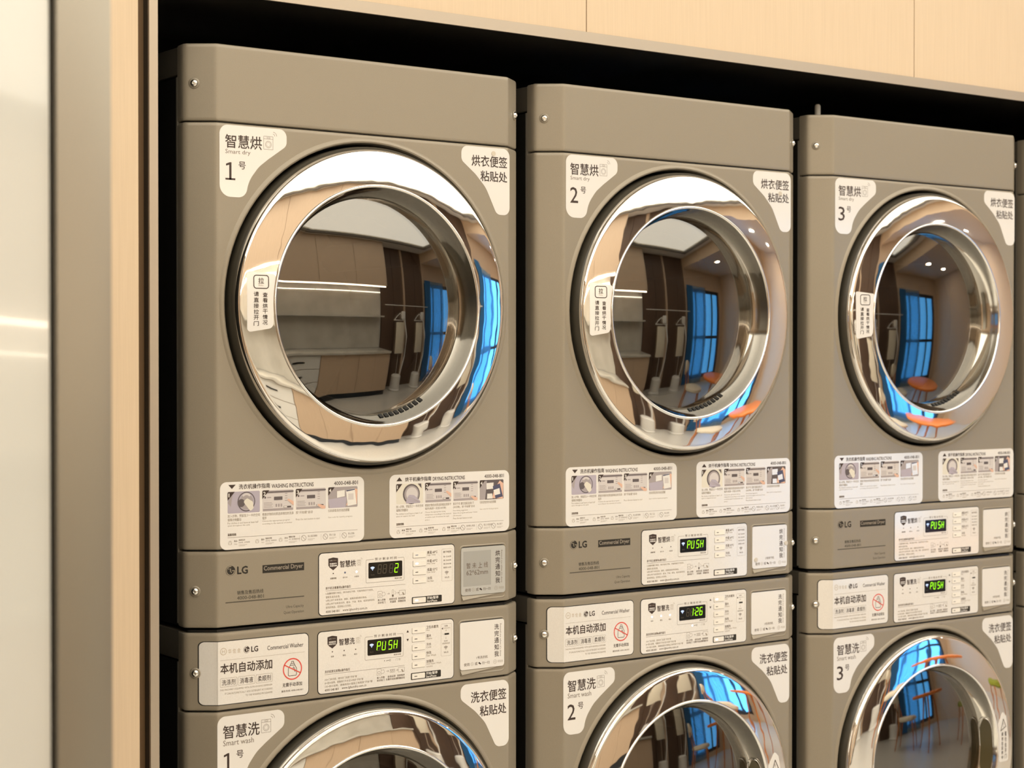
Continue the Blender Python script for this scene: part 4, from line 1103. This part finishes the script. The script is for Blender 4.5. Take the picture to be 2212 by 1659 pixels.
# dark closet niche with garment steamers
for k in range(4):
    x0 = 3.2+.43*k
    cp_ = root('closet_panel', (x0, -4.39, 0), 'dark brown wall panel of the closet niche, %s from the stone counter' % ['first', 'second', 'third', 'fourth'][k], 'panel', 'dark closet panels')
    put('board', 'cb', boxmesh('cb', M['wood_dark'], (0, .42, 0, .03, .0, ZC-.01)), cp_)
    if k in (1, 3): put('pale_edge', 'ce', boxmesh('ce', M['wood_room'], (.355, .415, .031, .05, 0, ZC-.01)), cp_)
tag(put('hanging_rail', None, tubemesh('rail', M['matwhite'], [(3.22, -4.2, 1.72), (4.9, -4.2, 1.72)], .009)), 'thin pale rail across the dark closet niche', 'rail')
def steamer(x, y, lab):
    s = root('garment_steamer', (x, y, 0), lab, 'garment steamer', 'garment steamers')
    def tank():
        bm = bmesh.new(); lathe(bm, [(.15, 0), (.16, .03), (.135, .05), (.13, .30), (.10, .325), (0, .325)], 24, 'z', cap0=True); return mesh_of(bm, 'tank', M['matwhite'], 40)
    put('water_tank', 'tank', tank, s)
    put('pole', 'pole', tubemesh('pole', M['screw'], [(0, -.04, .3), (0, -.04, 1.55)], .011), s)
    put('hanger', 'hang', tubemesh('hang', M['matwhite'], [(-.2, -.04, 1.42), (-.1, -.04, 1.5), (0, -.04, 1.56), (.1, -.04, 1.5), (.2, -.04, 1.42), (-.2, -.04, 1.42)], .009), s)
    put('hose', 'hose', tubemesh('hose', M['matwhite'], [(.07, .05, .32), (.12, .1, .7), (.16, .08, 1.1), (.12, .02, 1.42), (.06, 0, 1.45)], .017), s)
    put('press_board', 'pb', boxmesh('pb', M['cream_seat'], (-.14, .14, -.03, -.015, .75, 1.38), bev=.006), s)
    put('steam_head', 'head', boxmesh('head', M['matwhite'], (.0, .12, 0, .06, 1.44, 1.60), bev=.02), s)
    return s
steamer(3.65, -4.06, 'white floor garment steamer with hose, nearer the stone counter'); steamer(4.4, -4.06, 'white floor garment steamer with hose, nearer the window')
# window
w1 = bpy.data.objects.new('window_1', None); COL.objects.link(w1); w1['kind'] = 'structure'
WX = 4.95
fb = [(WX, WX+.08, -4.48, -4.4, .12, 2.28), (WX+1.97, WX+2.05, -4.48, -4.4, .12, 2.28), (WX, WX+2.05, -4.48, -4.4, 2.2, 2.28), (WX, WX+2.05, -4.48, -4.4, .12, .2)]
put('window_frame', None, boxmesh('wf', M['frame'], *fb), w1)
for k in range(1, 4): put('mullion', None, boxmesh('mu', M['frame'], (WX+.5125*k-.025, WX+.5125*k+.025, -4.47, -4.41, .2, 2.2)), w1)
put('crossbar', None, boxmesh('cbar', M['frame'], (WX+.08, WX+1.97, -4.468, -4.412, 1.08, 1.15)), w1)
for k in range(4): put('pane', None, boxmesh('pane', M['pane'], (WX+.08+.49*k, WX+.5125*(k+1)-.02, -4.445, -4.439, .2, 2.2)), w1)
def curtain(x0, x1, waves, amp, mk):
    def f():
        bm = bmesh.new(); n = waves*8; A = []
        for i in range(n+1):
            x = x0+(x1-x0)*i/n; y = amp*math.sin(2*PI*waves*i/n)
            A.append((bm.verts.new((x, y, 0)), bm.verts.new((x, y, 2.3)), bm.verts.new((x, y+.004, 0)), bm.verts.new((x, y+.004, 2.3))))
        for a, b in zip(A, A[1:]): bm.faces.new((a[0], b[0], b[1], a[1])); bm.faces.new((a[2], a[3], b[3], b[2]))
        return mesh_of(bm, 'curtain', M[mk], 60)
    return f
c1 = put('curtain', None, curtain(4.90, 5.18, 4, .03, 'curtain')); c1.location = (0, -4.3, .03); tag(c1, 'dark blue curtain at the window, nearer the closet', 'curtain')
c2 = put('curtain', None, curtain(5.18, 5.95, 10, .022, 'sheer')); c2.location = (0, -4.32, .03); tag(c2, 'pale blue sheer curtain drawn across the window', 'curtain')
# table and chairs
tb = root('round_table', (4.1, -2.1, 0), 'round orange table reflected at the bottom of the second and third chrome rings', 'table')
def ttop():
    bm = bmesh.new(); lathe(bm, [(.0, .70), (.36, .70), (.38, .715), (.38, .73), (.36, .74), (0, .74)], 40, 'z'); return mesh_of(bm, 'ttop', M['tabletop'], 40)
put('table_top', None, ttop, tb)
for k in range(3):
    a = 2*PI*k/3+.4
    put('leg', None, tubemesh('tleg', M['teak'], [(.30*math.cos(a), .30*math.sin(a), 0), (.14*math.cos(a), .14*math.sin(a), .70)], [.013, .022]), tb)
def chair(x, y, rz, fab, lab):
    c = root('dining_chair', (x, y, 0), lab, 'chair', 'wooden chairs'); c.rotation_euler = (0, 0, rz)
    put('seat', 'seat'+fab, (lambda: (lambda bm: (lathe(bm, [(0, .425), (.20, .425), (.235, .445), (.225, .475), (.18, .49), (0, .492)], 28, 'z'), mesh_of(bm, 'seat', M[fab], 50))[1])(bmesh.new())), c)
    def back():
        bm = bmesh.new(); n = 12; A = []
        for i in range(n+1):
            a = math.radians(58+64*i/n); h = .17*(1-abs(2*i/n-1)**3)+.05
            A.append([bm.verts.new((.26*r*math.cos(a), .26*r*math.sin(a), z)) for r, z in ((1, .76-h/2), (1.02, .76+h/2), (1.14, .76+h/2), (1.12, .76-h/2))])
        for P_, Q_ in zip(A, A[1:]):
            for k in range(4): bm.faces.new((P_[k], P_[(k+1) % 4], Q_[(k+1) % 4], Q_[k]))
        bm.faces.new(A[0]); bm.faces.new(A[-1][::-1])
        return mesh_of(bm, 'back', M[fab], 40)
    put('backrest', 'back'+fab, back, c)
    for sx in (-1, 1):
        put('leg', 'cf%d' % sx, tubemesh('cleg', M['teak'], [(sx*.20, -.20, 0), (sx*.16, -.15, .43)], [.011, .017]), c)
        put('leg', 'cr%d' % sx, tubemesh('cleg', M['teak'], [(sx*.20, .26, 0), (sx*.16, .17, .43), (sx*.15, .235, .72)], [.011, .018, .012]), c)
chair(3.88, -2.68, math.radians(143), 'cream_seat', 'wooden chair with cream seat reflected beside the orange table')
chair(4.75, -1.35, math.radians(-45), 'green_seat', 'wooden chair with green back reflected at the right of the lower chrome rings')
